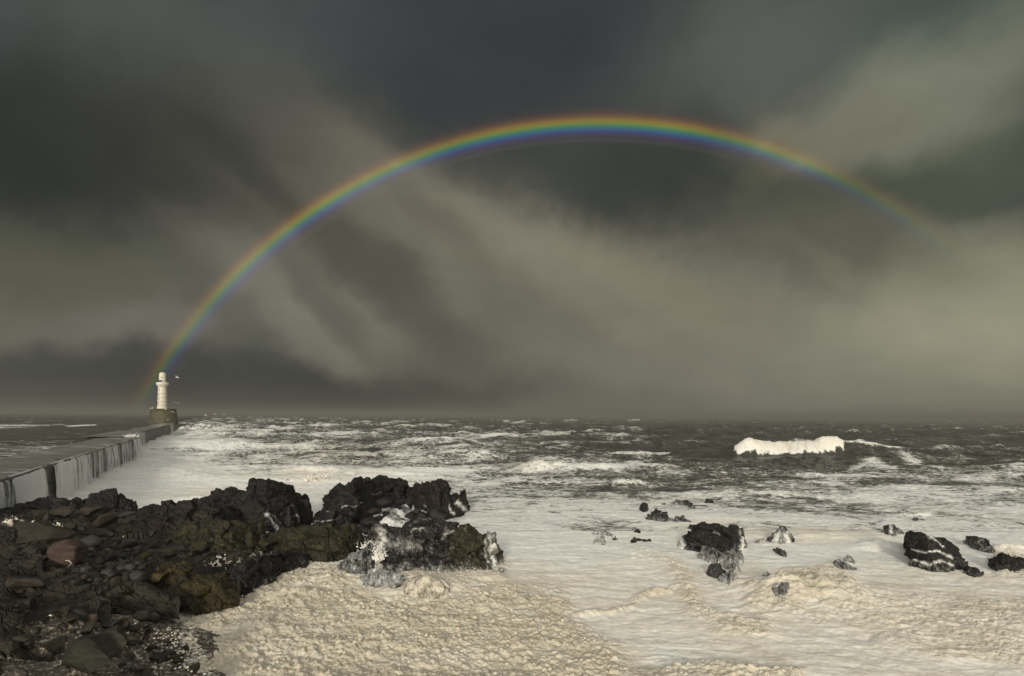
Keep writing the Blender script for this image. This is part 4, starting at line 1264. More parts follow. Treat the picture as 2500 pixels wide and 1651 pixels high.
GB = "loose boulders on the foreshore"
HAND = [  # kind, px, base y, width, height, depth ratio, material, tilt, label
    ('A', 62, 1330, 135, 68, .8, M_BROWN, .0, "big angular brown boulder with a sloping flat face at the left edge of the beach"),
    ('B', 148, 1382, 84, 62, .9, M_RED, .08, "rounded reddish boulder resting on the stones, the only red one"),
    ('R', 216, 1336, 52, 27, .8, M_GREY, .0, "smooth dark grey oval boulder right of the red one"),
    ('A', 84, 1275, 38, 30, .8, M_BROWN, .0, "dark upright stone in front of the foamy gully"),
    ('A', 108, 1274, 40, 26, .8, M_BROWN, .1, "brown lump between the gully and the pointed stone"),
    ('A', 145, 1266, 58, 30, .7, M_BROWN, .0, "pointed tan brown boulder under the black ridge"),
    ('A', 205, 1264, 70, 26, .7, M_BROWN, -.05, "long low brown boulder beside the squarish slab"),
    ('A', 232, 1252, 34, 24, .6, M_BROWN, .0, "squarish brown slab standing against the humped rock"),
    ('A', 240, 1294, 62, 44, .8, M_BROWN, .0, "rounded brown boulder below the long low one"),
    ('A', 292, 1262, 58, 16, .6, M_GREY, -.15, "flat pale green grey slab tipped up to the right"),
    ('A', 172, 1302, 46, 26, .8, M_OLIVE, .0, "dark olive stone left of the grey oval"),
    ('A', 178, 1650, 155, 108, .8, M_OLIVE, .25, "largest boulder at the bottom edge, dark olive with a steep right side"),
    ('A', 112, 1604, 110, 48, .6, M_OLIVE, -.45, "leaning dark slab against the left of the largest bottom boulder"),
    ('A', 255, 1578, 115, 46, .7, M_OLIVE, -.1, "dark wedge shaped slab right of the largest bottom boulder"),
    ('A', 205, 1556, 60, 30, .7, M_OLIVE, -.5, "narrow slab propped behind the dark wedge"),
    ('A', 258, 1538, 62, 18, .7, M_GREY, -.2, "greenish grey flat stone above the dark wedge"),
    ('A', 288, 1540, 44, 28, .8, M_BROWN, .0, "stubby brown stone beside the greenish flat one"),
    ('A', 35, 1446, 105, 40, .7, M_BROWN, .35, "long tan brown plank shaped slab dipping to the right at the left edge"),
    ('A', 122, 1462, 50, 18, .8, M_BROWN, .0, "tan triangular slab lying on the shelf"),
    ('A', 172, 1442, 62, 20, .7, M_BROWN, -.2, "pale topped slab pointing right above the triangular one"),
    ('A', 125, 1428, 62, 13, .6, M_BROWN, -.05, "thin brown slab with a bright upper edge"),
    ('A', 158, 1506, 38, 26, .7, M_BROWN, .3, "small ochre brown pyramid stone"),
    ('R', 330, 1426, 42, 30, .8, M_GREY, .0, "large pale grey egg shaped cobble beside the ochre slab"),
    ('R', 257, 1414, 34, 21, .8, M_GREY, .0, "grey oval cobble in the middle of the cobble bed"),
    ('A', 372, 1432, 62, 30, .7, M_OCHRE, -.15, "tan ochre angular block at the left foot of the lichened slab"),
    ('A', 535, 1452, 80, 44, .7, M_OCHRE, .1, "yellow brown rounded block at the right end of the lichened slab"),
    ('A', 470, 1470, 48, 18, .7, M_OCHRE, .0, "low yellow brown stone below the lichened slab"),
    ('A', 365, 1460, 44, 14, .7, M_OCHRE, .0, "yellow mossy flat stone with a white fleck"),
    ('A', 18, 1608, 55, 24, .7, M_OLIVE, .2, "dark slab at the left edge above the bottom weeds"),
    ('A', 35, 1572, 60, 16, .7, M_OLIVE, .0, "low dark slab at the left edge over the pale grit"),
    ('A', 62, 1590, 45, 26, .7, M_BROWN, -.3, "brown slab beside the pale grit"),
    ('R', 374, 1520, 27, 24, .8, M_BROWN, .0, "small round brown stone on top of another at the grit edge"),
    ('A', 340, 1520, 44, 26, .7, M_BROWN, .0, "reddish brown block left of the stacked pair"),
    ('A', 318, 1546, 60, 16, .7, M_BROWN, -.1, "flat brown stone under the reddish block"),
    ('A', 352, 1545, 50, 14, .6, M_BROWN, -.35, "slender brown stone lying slanted on the grit"),
    ('A', 362, 1594, 23, 17, .8, M_OLIVE, .0, "small dark pointed stone alone on the grit"),
    ('A', 405, 1602, 44, 12, .7, M_OLIVE, .2, "flat stone right of the small pointed one"),
    ('A', 318, 1612, 26, 12, .7, M_OLIVE, .1, "low stone with a bleached stick beside it"),
    ('A', 370, 1614, 60, 13, .7, M_OLIVE, -.1, "low flat grey olive stone in the pinkish grit"),
    ('A', 466, 1650, 50, 26, .7, M_OLIVE, .0, "squarish dark stone at the bottom edge beside the tan foam"),
    ('A', 352, 1652, 60, 14, .7, M_BROWN, .1, "flat brown stone at the bottom edge in the grit"),
    ('R', 224, 1522, 26, 20, .8, M_RED, .0, "rusty round stone on the edge of the grit"),
    ('A', 160, 1528, 50, 14, .7, M_BROWN, -.1, "flat reddish brown stone left of the rusty round one"),
    ('A', 190, 1492, 40, 20, .7, M_BROWN, .0, "dull brown stone under the shelf edge"),
    ('A', 240, 1590, 22, 14, .8, M_GREY, .0, "small grey stone at the foot of the dark wedge"),
    ('R', 140, 1405, 32, 14, .8, M_OLIVE, .0, "dark rounded stone below the red boulder"),
    ('A', 75, 1360, 62, 22, .7, M_OLIVE, .0, "long olive stone left of the red boulder"),
    ('A', 20, 1350, 50, 20, .7, M_OLIVE, .0, "olive stone under the big angular boulder"),
    ('A', 345, 1370, 44, 20, .7, M_OCHRE, .0, "small ochre block above the lichened slab"),
    ('A', 400, 1395, 60, 26, .7, M_OCHRE, -.1, "ochre boulder leaning on the lichened slab"),
    ('A', 480, 1350, 50, 26, .8, M_MOSS, .0, "mossy block left of the foam pool"),
    ('A', 640, 1345, 56, 26, .8, M_MOSS, .0, "mossy block with foam scum right of the pool"),
    ('A', 600, 1390, 60, 24, .8, M_MOSS, .0, "mossy block below the pool"),
    ('A', 300, 1345, 50, 30, .8, M_BLACK, .0, "black jagged stone in the wet patch"),
    ('A', 400, 1360, 46, 26, .8, M_MOSS, .0, "mossy block right of the wet patch"),
]
for i, (kd, px, py, wp, hp, dr, mt, tl, lab) in enumerate(HAND):
    me = {'A': ANG, 'R': RND, 'B': BLK}[kd][i % {'A': 9, 'R': 6, 'B': 2}[kd]]
    place_stone(me, "boulder", px, py, wp, hp, dr, mt, lab, "boulder", GB, tl, rz=random.uniform(-.3, .3))

LAND = [(62, 1300, "the big angular brown boulder"), (148, 1350, "the red boulder"), (216, 1322, "the grey oval boulder"), (240, 1275, "the rounded brown boulder"), (145, 1255, "the pointed tan boulder"),
        (178, 1600, "the largest bottom boulder"), (255, 1560, "the dark wedge slab"), (258, 1530, "the greenish flat stone"), (35, 1430, "the plank shaped slab"), (122, 1452, "the tan triangular slab"),
        (172, 1432, "the pale topped slab"), (158, 1495, "the ochre pyramid stone"), (330, 1412, "the egg shaped cobble"), (257, 1404, "the grey oval cobble"), (372, 1420, "the tan ochre block"),
        (460, 1420, "the lichened slab"), (535, 1435, "the yellow brown block"), (280, 1475, "the white foam heap"), (374, 1510, "the stacked pair of stones"), (352, 1540, "the slender slanted stone"),
        (362, 1588, "the small pointed stone"), (370, 1608, "the flat grey olive stone"), (466, 1640, "the squarish bottom stone"), (224, 1514, "the rusty round stone"), (290, 1253, "the tipped green grey slab"),
        (550, 1368, "the foam pool"), (170, 1392, "the white hooked stick"), (335, 1610, "the short bleached stick"), (300, 1330, "the wet patch"), (440, 1320, "the olive rock bank"), (40, 1275, "the foamy gully"),
        (480, 1500, "the tan foam edge"), (640, 1340, "the scummy mossy block"), (123, 1508, "the single foam blob"), (18, 1600, "the left edge slab")]
TONE = {'grey_stone': "grey", 'brown_boulder': "brown", 'olive_boulder': "olive", 'wet_black_rock': "black", 'mossy_rock': "mossy", 'ochre_lichen_rock': "ochre", 'reddish_boulder': "red"}
USED = set()


def auto_label(noun, mat, px, py, wp, flatness):
    size = "tiny" if wp < 13 else "small" if wp < 18 else "middling" if wp < 24 else "sizeable"
    shape = "flat" if flatness < .42 else "low" if flatness < .55 else "plump" if flatness < .66 else "blocky" if noun != "cobble" else "round"
    near = sorted(LAND, key=lambda l: math.hypot(px - l[0], (py - l[1]) * 1.8))
    for l in near[:4]:
        dx, dy = px - l[0], py - l[1]
        w_ = ("right of" if dx > 0 else "left of") if abs(dx) > 1.5 * abs(dy) else ("below" if dy > 0 else "above")
        far = math.hypot(dx, dy * 1.8)
        for dist in (("close " if far < 45 else "well " if far > 90 else ""),):
            for tail in ("", " towards " + near[1][2] if l is near[0] else " towards " + near[0][2]):
                t = f"{size} {shape} {TONE[mat.name]} {noun} {dist}{w_} {l[2]}{tail}"
                if t not in USED and len(t.split()) <= 16:
                    USED.add(t)
                    return t
    return " ".join(t.split()[:16])


# cobbles: rounded stones packed in the bed between the boulders
cob = []


def scatter(poly, n, smin, smax, meshes, mats, name, label, cat, group, flat=(.5, .75), grow=0.35):
    xs = [q[0] for q in poly]
    ys = [q[1] for q in poly]
    got, tries = 0, 0
    while got < n and tries < n * 60:
        tries += 1
        px, py = random.uniform(min(xs), max(xs)), random.uniform(min(ys), max(ys))
        if poly_sd(np.array([px]), np.array([py]), poly)[0] < 2:
            continue
        wp = random.uniform(smin, smax) * (1 + grow * (py - 1300) / 350)
        if any((px - a) ** 2 / (wp * .5 + c * .5) ** 2 + (py - b) ** 2 / (wp * .22 + c * .22) ** 2 < 0.7 for a, b, c in cob):
            continue
        cob.append((px, py, wp))
        mt_, fl_ = random.choice(mats), random.uniform(*flat)
        place_stone(random.choice(meshes), name, px, py, wp, wp * fl_, random.uniform(.65, 1.0), mt_, auto_label(name, mt_, px, py, wp, fl_), cat, group, random.uniform(-.2, .2), random.uniform(0, 6.28))
        got += 1


scatter([(190, 1385), (330, 1340), (385, 1350), (345, 1420), (300, 1432), (200, 1425)], 75, 12, 27, RND, [M_GREY, M_GREY, M_BROWN, M_OLIVE], "cobble", "rounded wet cobble packed in the bed between the red boulder and the ochre slab", "cobble", "cobbles in the bed between the boulders")
scatter([(0, 1300), (180, 1300), (330, 1290), (470, 1330), (330, 1400), (180, 1400), (0, 1390)], 70, 12, 32, ANG, [M_OLIVE, M_BLACK, M_BROWN, M_MOSS], "stone", "small angular wet stone on the upper beach above the cobble bed", "stone", "angular stones of the upper beach")
scatter([(0, 1400), (180, 1410), (330, 1440), (560, 1460), (430, 1530), (300, 1530), (0, 1590)], 60, 10, 28, ANG, [M_OLIVE, M_OLIVE, M_BROWN], "stone", "flattish dark stone on the middle beach below the cobble bed", "stone", "flattish stones of the middle beach", (.3, .55))
scatter([(230, 1560), (420, 1540), (520, 1650), (250, 1650)], 34, 8, 22, ANG + RND, [M_BROWN, M_OLIVE], "stone", "small stone lying in the pinkish grit by the tan foam", "stone", "stones in the grit by the foam", (.3, .5))
scatter([(360, 1300), (640, 1330), (690, 1350), (600, 1400), (430, 1370)], 40, 12, 28, ANG, [M_MOSS, M_BLACK, M_MOSS], "stone", "small mossy broken block around the foam pool", "stone", "mossy broken blocks around the pool")


# flecks of foam blown over the stones
def flecks():
    vs, fs = [], []
    bv, bf = ico(1)
    r = np.random.RandomState(5)
    n = 0
    edge = [(520, 1648), (452, 1535), (560, 1480), (690, 1400), (760, 1368)]
    cnt = 0
    while cnt < 1300:
        k = r.randint(0, 4)
        t = r.rand()
        ex = edge[k][0] * (1 - t) + edge[k + 1][0] * t
        ey = edge[k][1] * (1 - t) + edge[k + 1][1] * t
        off = abs(r.normal()) * (48 if k == 0 else 36)
        px, py = ex - off * (.9 if k else 1.6) + 12, ey - off * (.9 if k else .1) + 6
        p = hit(px, py)
        s = r.uniform(.015, .05) * (1.6 if off < 15 else 1)
        z = float(shore_h(np.array([p[0]]), np.array([p[1]]))[0])
        q = bv * np.array([s * 1.5, s * 1.3, s]) * (1 + .25 * r.normal(size=(len(bv), 1))) + np.array([p[0], p[1], max(z, p[2] - .1) + s * .4])
        vs.append(q)
        fs.append(bf + n)
        n += len(bv)
        cnt += 1
    m, nt, b, o_ = new_mat("foam_fleck")
    b.inputs['Base Color'].default_value = (.66, .60, .48, 1)
    b.inputs['Roughness'].default_value = .8
    o = obj("foam_flecks", mesh_np("foam_flecks", np.concatenate(vs), np.concatenate(fs), m, True))
    tag(o, "small flecks of pale foam blown over the stones along the edge of the tan foam", kind='stuff')
    # little heap of foam on the shelf and some single blobs
    for (px, py, s, lab) in ((272, 1488, .26, "left lump of the little white foam heap on the shelf"), (284, 1484, .24, "middle lump of the little white foam heap on the shelf"), (294, 1485, .16, "right lump of the little white foam heap on the shelf"), (123, 1508, .12, "single white foam blob on the weedy shelf"), (343, 1464, .10, "single white foam blob on the yellow mossy stone")):
        p = hit(px, py)
        v, f = ico(3)
        v = v * (1 + .3 * fbm(v[:, 0] * 2.2 + px, v[:, 1] * 2.2 + v[:, 2], 3, 9))[:, None] * np.array([s * .6, s * .5, s * .38])
        ob = obj("foam_blob", mesh_np("foam_blob", v, f, m, True), loc=(p[0], p[1], p[2] + s * .45))
        tag(ob, lab, "foam", "foam blobs on the shelf")


flecks()


def tube(pts, r, n=6):
    v, f = [], []
    for i, p in enumerate(pts):
        p = Vector(p)
        a = Vector(pts[max(i - 1, 0)])
        b = Vector(pts[min(i + 1, len(pts) - 1)])
        d = (b - a).normalized()
        u = d.cross(Vector((0, 0, 1)))
        if u.length < 1e-3:
            u = Vector((1, 0, 0))
        u.normalize()
        w_ = d.cross(u)
        rr = r * (0.5 + 0.5 * math.sin(math.pi * (i + .6) / (len(pts) + .2)))
        for k in range(n):
            t = 2 * math.pi * k / n
            v.append(p + u * math.cos(t) * rr + w_ * math.sin(t) * rr)
    for i in range(len(pts) - 1):
        for k in range(n):
            f.append((i * n + k, i * n + (k + 1) % n, (i + 1) * n + (k + 1) % n, (i + 1) * n + k))
    return v, f


def curved_stick(pxs, r, label, lift=.12):
    p = [hit(a, b) for a, b in pxs]
    c = p[0]
    pts = [tuple(q - c + np.array([0, 0, lift])) for q in p]
    o = obj("driftwood_stick", mesh_py("driftwood_stick", *tube(pts, r), M_STICK, True), loc=c)
    tag(o, label, "driftwood")


curved_stick([(160, 1384), (168, 1385), (174, 1390), (172, 1396), (165, 1401)], .03, "thin bleached white hooked stick lying under the red boulder", .35)
curved_stick([(329, 1603), (333, 1609), (339, 1613), (344, 1617)], .025, "short bleached stick lying on the grit near the bottom edge", .1)



# stones standing in the rills of the stepped ledge
for i, (px, py, wp, hp, lab) in enumerate([
    (938, 1236, 44, 20, "low wide stone at the head of the rills"), (1002, 1240, 30, 26, "squarish stone between the two upper rills"), (960, 1252, 34, 20, "stone in the middle of the upper rills"),
    (914, 1254, 34, 14, "thin reddish ledge stone at the left of the rills"), (1000, 1274, 36, 30, "rounded conical stone in the centre of the cascade"), (962, 1270, 26, 18, "small round stone left of the conical one"),
    (1030, 1276, 26, 24, "upright rounded stone right of the conical one"), (942, 1266, 30, 18, "flat stone beside the small round one"), (960, 1290, 52, 26, "broad smooth stone above the lowest fall"),
    (905, 1286, 48, 22, "layered dark stone at the left foot of the ledge"), (896, 1304, 44, 18, "reddish stone at the lowest left of the ledge"), (1060, 1272, 60, 40, "wedge shaped stone between last rill and white fall"),
    (1018, 1258, 20, 16, "small stone at the top of the right rill"), (1000, 1300, 22, 18, "small wet stone beside the lowest fall"), (978, 1232, 26, 14, "small stone between the first rills"), (926, 1272, 22, 12, "small flat stone under the reddish ledge stone")]):
    Yq = 52.2 + (1306 - py) / 92 * 5.5
    c = PY(px, py, Yq)
    wm, hm = wp * Yq / FPX, hp * Yq / FPX
    o = obj("stone", ANG[i % 9] if i % 3 else RND[i % 6])
    o.material_slots[0].link = 'OBJECT'
    o.material_slots[0].material = M_REDBR if 'reddish' in lab else M_BLACK
    o.scale = (wm / 2 * 1.1, wm / 2 * .9, hm / 2 * 1.35)
    o.location = (c[0], c[1], c[2] + hm * .42)
    o.rotation_euler = (0, random.uniform(-.2, .2), random.uniform(-.4, .4))
    tag(o, lab + " below the rust tinged crest", "stone", "stones in the rills of the ledge")


# ------------------------------------------------------------------ whipped foam: lumps, spray
def lump_mat():
    m, nt, b, o = new_mat("whipped_foam")
    tc = nt.n('ShaderNodeTexCoord').outputs['Object']
    c = foam_rgb(nt, tc, nt.attr('tan'))
    n = nt.noise(tc, 9.0, 6, 0.7).outputs['Fac']
    c = nt.mix(1.0, c, nt.ramp(n, [(0.3, (.86, .84, .80)), (0.6, (1, 1, 1))]), 'MULTIPLY')
    nt.put(b.inputs['Base Color'], c)
    b.inputs['Roughness'].default_value = .9
    b.inputs['Specular IOR Level'].default_value = .1
    bp = nt.n('ShaderNodeBump')
    bp.inputs['Strength'].default_value = .8
    bp.inputs['Distance'].default_value = .06
    nt.put(bp.inputs['Height'], n)
    nt.put(b.inputs['Normal'], bp.outputs[0])
    return m


M_LUMP = lump_mat()
LV, LF = ico(1)


def blobs(name, label, pos, size, tan, seed, squash=.62):
    r = np.random.RandomState(seed)
    n = len(pos)
    var = LV[None] * (1 + .20 * r.normal(size=(n, len(LV), 1)))
    an = r.uniform(0, 6.28, n)
    sc = np.stack([r.uniform(.8, 1.35, n), r.uniform(.75, 1.1, n), np.full(n, squash) * r.uniform(.8, 1.2, n)], 1)
    v = var * (sc * size[:, None])[:, None, :]
    ca, sa = np.cos(an)[:, None], np.sin(an)[:, None]
    x = v[..., 0] * ca - v[..., 1] * sa
    y = v[..., 0] * sa + v[..., 1] * ca
    co = np.stack([x, y, v[..., 2]], -1) + pos[:, None, :]
    f = LF[None] + (np.arange(n) * len(LV))[:, None, None]
    me = mesh_np(name, co.reshape(-1, 3), f.reshape(-1, 3), M_LUMP, True, {'tan': np.repeat(tan, len(LV))})
    o = obj(name, me)
    tag(o, label, kind='stuff')
    return o


def foam_lumps():
    r = np.random.RandomState(77)
    cl, pt = SEA_CL, SEA_PIT
    nr, nc = SEA_SHAPE
    Yg = SY.reshape(nr, nc)
    dx = 2.0 / nc * Yg
    dy_ = np.abs(np.gradient(Yg, axis=0))
    area = (dx * dy_).ravel()
    den = np.interp(SY, [20, 30, 45, 60], [30, 24, 14, 6])
    size0 = np.interp(SY, [20, 35, 60], [.07, .09, .12])
    keep = (cl > .3) & (SY < 62)
    pr = .16 * area * den * np.clip((cl - .5) / .4, 0, 1) ** 1.5 * keep * (1 - .6 * np.clip(pt, 0, 1))
    pr *= .35 + 1.3 * sstep(-.25, .3, fbm(SX / 1.6, SY / 1.2, 3, 201))
    idx = np.nonzero(r.rand(len(pr)) < pr)[0]
    if len(idx) > 12000:
        idx = r.choice(idx, 12000, replace=False)
    n = len(idx)
    size = .9 * size0[idx] * np.exp(r.normal(0, .42, n)) * np.clip(cl[idx], .4, 1) ** 2
    pos = np.stack([SX[idx] + r.normal(0, .03, n), SY[idx] + r.normal(0, .05, n), SZ[idx] - size * .25], 1)
    tan = np.clip(SEA_TAN[idx] + r.normal(0, .03, n), 0, 1)
    blobs("foam_lumps", "cauliflower like lumps of tan sea foam heaped over the water near the shore", pos, size, tan, 78, .8)


foam_lumps()


def splash(px, py, Yd, hgt, wid, n, tan, seed, lab, lean=0.0):
    r = np.random.RandomState(seed)
    base = PY(px, py, Yd)
    t = r.rand(n) ** 1.5
    fan = r.normal(0, .33, n)
    x = fan * wid * (.35 + t) + lean * t * hgt
    z = t * hgt * (1 - .6 * np.abs(fan)) + r.normal(0, .03, n)
    y = r.normal(0, wid * .25, n)
    size = (.075 * (1 - t) ** 1.3 + .012) * (Yd / 45) ** .6 * np.exp(r.normal(0, .35, n))
    pos = np.stack([base[0] + x, base[1] + y, base[2] + z], 1)
    blobs("spray", lab, pos, size, np.full(n, tan), seed + 1, 1.0)


splash(925, 1366, 39.2, 1.5, .9, 420, .15, 301, "jet of spray thrown up left of the jagged black rock", .05)
splash(900, 1340, 41.0, .8, 1.2, 260, .2, 302, "low spray between the leaning rock and the olive ridge")
splash(1850, 1296, 59.5, 1.1, 2.4, 420, .55, 303, "tan spray bursting beside the square shouldered rock", .2)
splash(2460, 1362, 44.5, .9, 1.5, 380, .75, 304, "tan spray behind the layered rock at the right edge")
splash(2240, 1266, 66.0, 1.0, 1.6, 260, .2, 305, "white spray behind the tiny far rock", .2)
splash(2216, 1296, 58.0, .8, .7, 120, .5, 306, "little tan tongue of spray at the left top of the stepped rock", .9)
splash(1160, 1408, 39.5, .7, 2.2, 380, .45, 307, "spray and scum along the foot of the yellow green tip")
splash(1055, 1402, 40.0, .5, 2.4, 320, .5, 308, "fringe of foam splashes at the foot of the jagged black rock")
splash(770, 1172, 93.0, 1.7, 4.0, 300, .5, 309, "curl of tan spray behind the broad black dome", .5)
splash(540, 1236, 66.0, .9, 5.0, 300, .45, 310, "faint spray behind the dark rubbly ridge")
splash(1600, 1240, 71.0, .7, 5.0, 260, .35, 311, "spray around the farthest cluster of rocks")
splash(317, 1068, 146.0, 1.2, 3.0, 200, .0, 312, "white water leaping over the end of the near breakwater stretch", .8)
splash(190, 1200, 84.0, 1.6, 4.0, 300, .0, 314, "white water bursting at the foot of the wall under the double curtain")
splash(100, 1232, 66.0, 1.4, 4.0, 300, .0, 315, "white water bursting at the foot of the wall under the broad curtain")
splash(440, 1062, 300.0, 4.0, 16, 260, .0, 313, "pale spray drifting at the foot of the pier head", .6)

# ------------------------------------------------------------------ breakwater
def breakwater(idx, label, blen, courses, zt, zlow):
    A, d, nrm, L = PIER[idx]
    root = empty("breakwater", (A[0], A[1], 0), math.atan2(d[1], d[0]))
    tag(root, label, "breakwater")
    # local x runs along the wall, local y points to the harbour side (the face looks to -y)
    H = (zt - .35 - zlow) / courses
    core = mesh_py("core", *box_data(.3, L - .3, .35, PIER_W, zlow - 1, zt - .25), M_BLOCK)
    obj("core", core, root)
    v, f = box_data(.03, blen - .03, 0, .6, .025, H - .025)
    bme = mesh_py("block", v, f, M_BLOCK)
    n = int(L / blen)
    for c in range(courses):
        off = 0 if c % 2 == 0 else -.5 * blen
        for i in range(n + (1 if off else 0)):
            o = obj("block", bme, root)
            o.location = (max(i * blen + off, 0), random.uniform(-.07, .07), zlow + c * H)
            if i * blen + off + blen > L:
                o.scale = ((L - i * blen - off) / blen, 1, 1)
            if i * blen + off < 0:
                o.scale = (.5, 1, 1)
    for i in range(n):
        cv, cf = box_data(.02, blen - .02, -.14, PIER_W * .35, 0, .36 + random.uniform(-.03, .03))
        cme = mesh_py("coping_stone", cv, cf, M_COPE) if i < 4 else cme
        o = obj("coping_stone", cme, root)
        o.location = (i * blen, random.uniform(-.08, .05), zt - .36 + random.uniform(-.05, .04))
    # end face pieces
    ev, ef = box_data(0, .5, .62, PIER_W, 0, H - .03)
    eme = mesh_py("end_block", ev, ef, M_BLOCK)
    for c in range(courses):
        o = obj("end_block", eme, root)
        o.location = (L - .3 + (courses - c) * .55 * (1 if idx == 0 else .1), 0, zlow + c * H)
    return root


breakwater(0, "long wet concrete breakwater wall with water pouring over its edge, the near stretch", 3.6, 3, ZT, -0.8)
breakwater(1, "far dark stretch of the breakwater leading up to the lighthouse", 9.0, 2, 5.3, -0.8)


def overflow(idx, zt):
    A, d, nrm, L = PIER[idx]
    n, m_ = 160, 14
    xs = np.linspace(0, L, n)
    ys = np.linspace(-.12, PIER_W + .5, m_)
    X, Yl = np.meshgrid(xs, ys)
    zz = zt + .03 + .10 * fbm(X / 5, Yl / 2, 3, 41) + .05
    zz = np.where(Yl < .05, zz - .12, zz)
    co = np.stack([A[0] + d[0] * X - nrm[0] * Yl, A[1] + d[1] * X - nrm[1] * Yl, zz], -1).reshape(-1, 3)
    o = obj("overflow_water", mesh_np("overflow_water", co, grid_faces(m_, n), M_FLOW, True))
    tag(o, "thin grey sheet of sea water sliding over the top of the " + ("near" if idx == 0 else "far") + " breakwater stretch", kind='stuff')
    # curtains
    spans = [(-.0, .055, .75), (.055, .30, 1.02), (.30, .36, .42), (.36, .52, .98), (.52, .64, .82), (.64, .72, .70), (.72, .84, .74), (.84, .94, .68), (.94, 1.0, .80)] if idx == 0 else [(.0, .12, .45), (.12, .25, .7), (.25, .62, .35), (.62, .80, .5), (.80, .88, .78), (.88, .94, .6), (.94, 1, .4)]
    names = ["leftmost narrow", "broad white", "sparse broken", "thick double", "long pale", "ragged", "stranded grey", "thin stringy", "last bright"]
    if idx == 0:
        # spans are given by where they are seen; turn them to metres along the wall
        def at(u):
            px = 341 * u if u > 0 else -60
            best = min(range(400), key=lambda k: abs(proj(A[0] + d[0] * L * k / 399, A[1] + d[1] * L * k / 399, zt)[0] - px))
            return best / 399
        spans = [(at(a), at(b), c) for a, b, c in spans]
    for k, (a, b, cov) in enumerate(spans):
        nx = int(max(12, (b - a) * L * 3))
        nz = 16
        u = np.linspace(a * L, b * L, nx)
        t = np.linspace(0, 1, nz)
        U, T = np.meshgrid(u, t)
        tot = zt + 1.0
        drop = T * tot
        out = .20 + .45 * np.sqrt(np.maximum(drop, 0) / tot) + .34 * fbm(U / .9, drop / 9, 4, 42 + k)
        zz = zt + .10 - drop
        zz = np.where(T == 0, zt + .12, zz)
        out = np.where(T == 0, -.05, out)
        co = np.stack([A[0] + d[0] * U + nrm[0] * out, A[1] + d[1] * U + nrm[1] * out, zz], -1).reshape(-1, 3)
        e = np.minimum((U - a * L), (b * L - U)) / ((b - a) * L)
        cv = cov * (.80 + .22 * sstep(0, .2, e)) + .14 * fbm(U / 2.2, T * .5, 3, 60 + k) + .22 * sstep(.6, 1, T) * (cov > .6)
        o = obj("waterfall", mesh_np("waterfall", co, grid_faces(nz, nx), M_FALL, True, {'cover': cv.ravel()}))
        lab = names[k] + " curtain of water falling down the near wall" if idx == 0 else ["first faint", "first clear", "wide dark thin", "faint grey", "bright white", "second white", "last thin"][k] + " streak of water falling down the far wall"
        tag(o, lab, "waterfall", "curtains of water over the " + ("near" if idx == 0 else "far") + " wall")


overflow(0, ZT)
overflow(1, 5.3)

# ------------------------------------------------------------------ lighthouse on its roundhead
LY = 352.0
LT = PY(397.5, 998, LY)
zt = LT[2]
head = empty("roundhead", (LT[0], LY, 0))
tag(head, "olive stained concrete roundhead with sloping sides and a curved stair under the lighthouse", "pier head")
mpp = LY / FPX
r_top, r_bot = 26 * mpp, 32.5 * mpp
prof = [(r_bot * 1.02, -1.5), (r_bot, 3.5)] + [(r_bot + (r_top - r_bot) * t, 3.5 + (zt - 3.5) * t) for t in (.25, .5, .75, .97)] + [(r_top * 1.02, zt - .25), (r_top * 1.02, zt), (0.01, zt + .02)]
ox = (400 - 397.5) * mpp
obj("drum", mesh_py("drum", *lathe(prof, 40), M_PLINTH, True), head, (ox, 0, 0))
# curved ramp-like stair wrapping the left front
v, f = [], []
ns = 26
for i in range(ns + 1):
    t = i / ns
    a_ = math.radians(185 + 95 * t)
    zc = (zt - 1.2) * (1 - t) + 4.6 * t
    tt = (zc - 3.5) / (zt - 3.5)
    rr = r_bot + (r_top - r_bot) * tt
    for r_, z_ in ((rr - .3, zc + .5), (rr + .55, zc + .5), (rr + .55, zc - .25), (rr - .3, zc - .25)):
        v.append((r_ * math.cos(a_) + ox, r_ * math.sin(a_), z_))
for i in range(ns):
    for k in range(4):
        f.append((i * 4 + k, i * 4 + (k + 1) % 4, i * 4 + 4 + (k + 1) % 4, i * 4 + 4 + k))
obj("stair", mesh_py("stair", v, f, M_DARK), head)
bx_ = mesh_py("apron", *box_data(-r_bot * .9, r_bot * 1.22, -r_bot * .8, r_bot * .8, -1.5, 4.4), M_BLOCK)
obj("apron", bx_, head, (ox, 0, 0))
for dx in (-6.0, -5.2):
    obj("doorway", mesh_py("doorway", *box_data(-.3, .3, -.2, .2, 0, 1.8), M_DARK), head, (ox + dx * 1.0, -math.sqrt(max(r_bot ** 2 - dx ** 2, 1)) + .1, 4.6))

lh = empty("lighthouse", (LT[0] - 1.2 * mpp, LY, zt))
tag(lh, "white round lighthouse tower with a gallery and a blue band on the pier head", "lighthouse")


def ly(py):   # height of a photo row above the lighthouse foot
    return (998 - py) * mpp


sh_b, sh_t = 11.2 * mpp, 9.3 * mpp


def shaft_r(z):
    t = z / ly(943)
    return sh_b + (sh_t - sh_b) * min(t, 1) ** .8


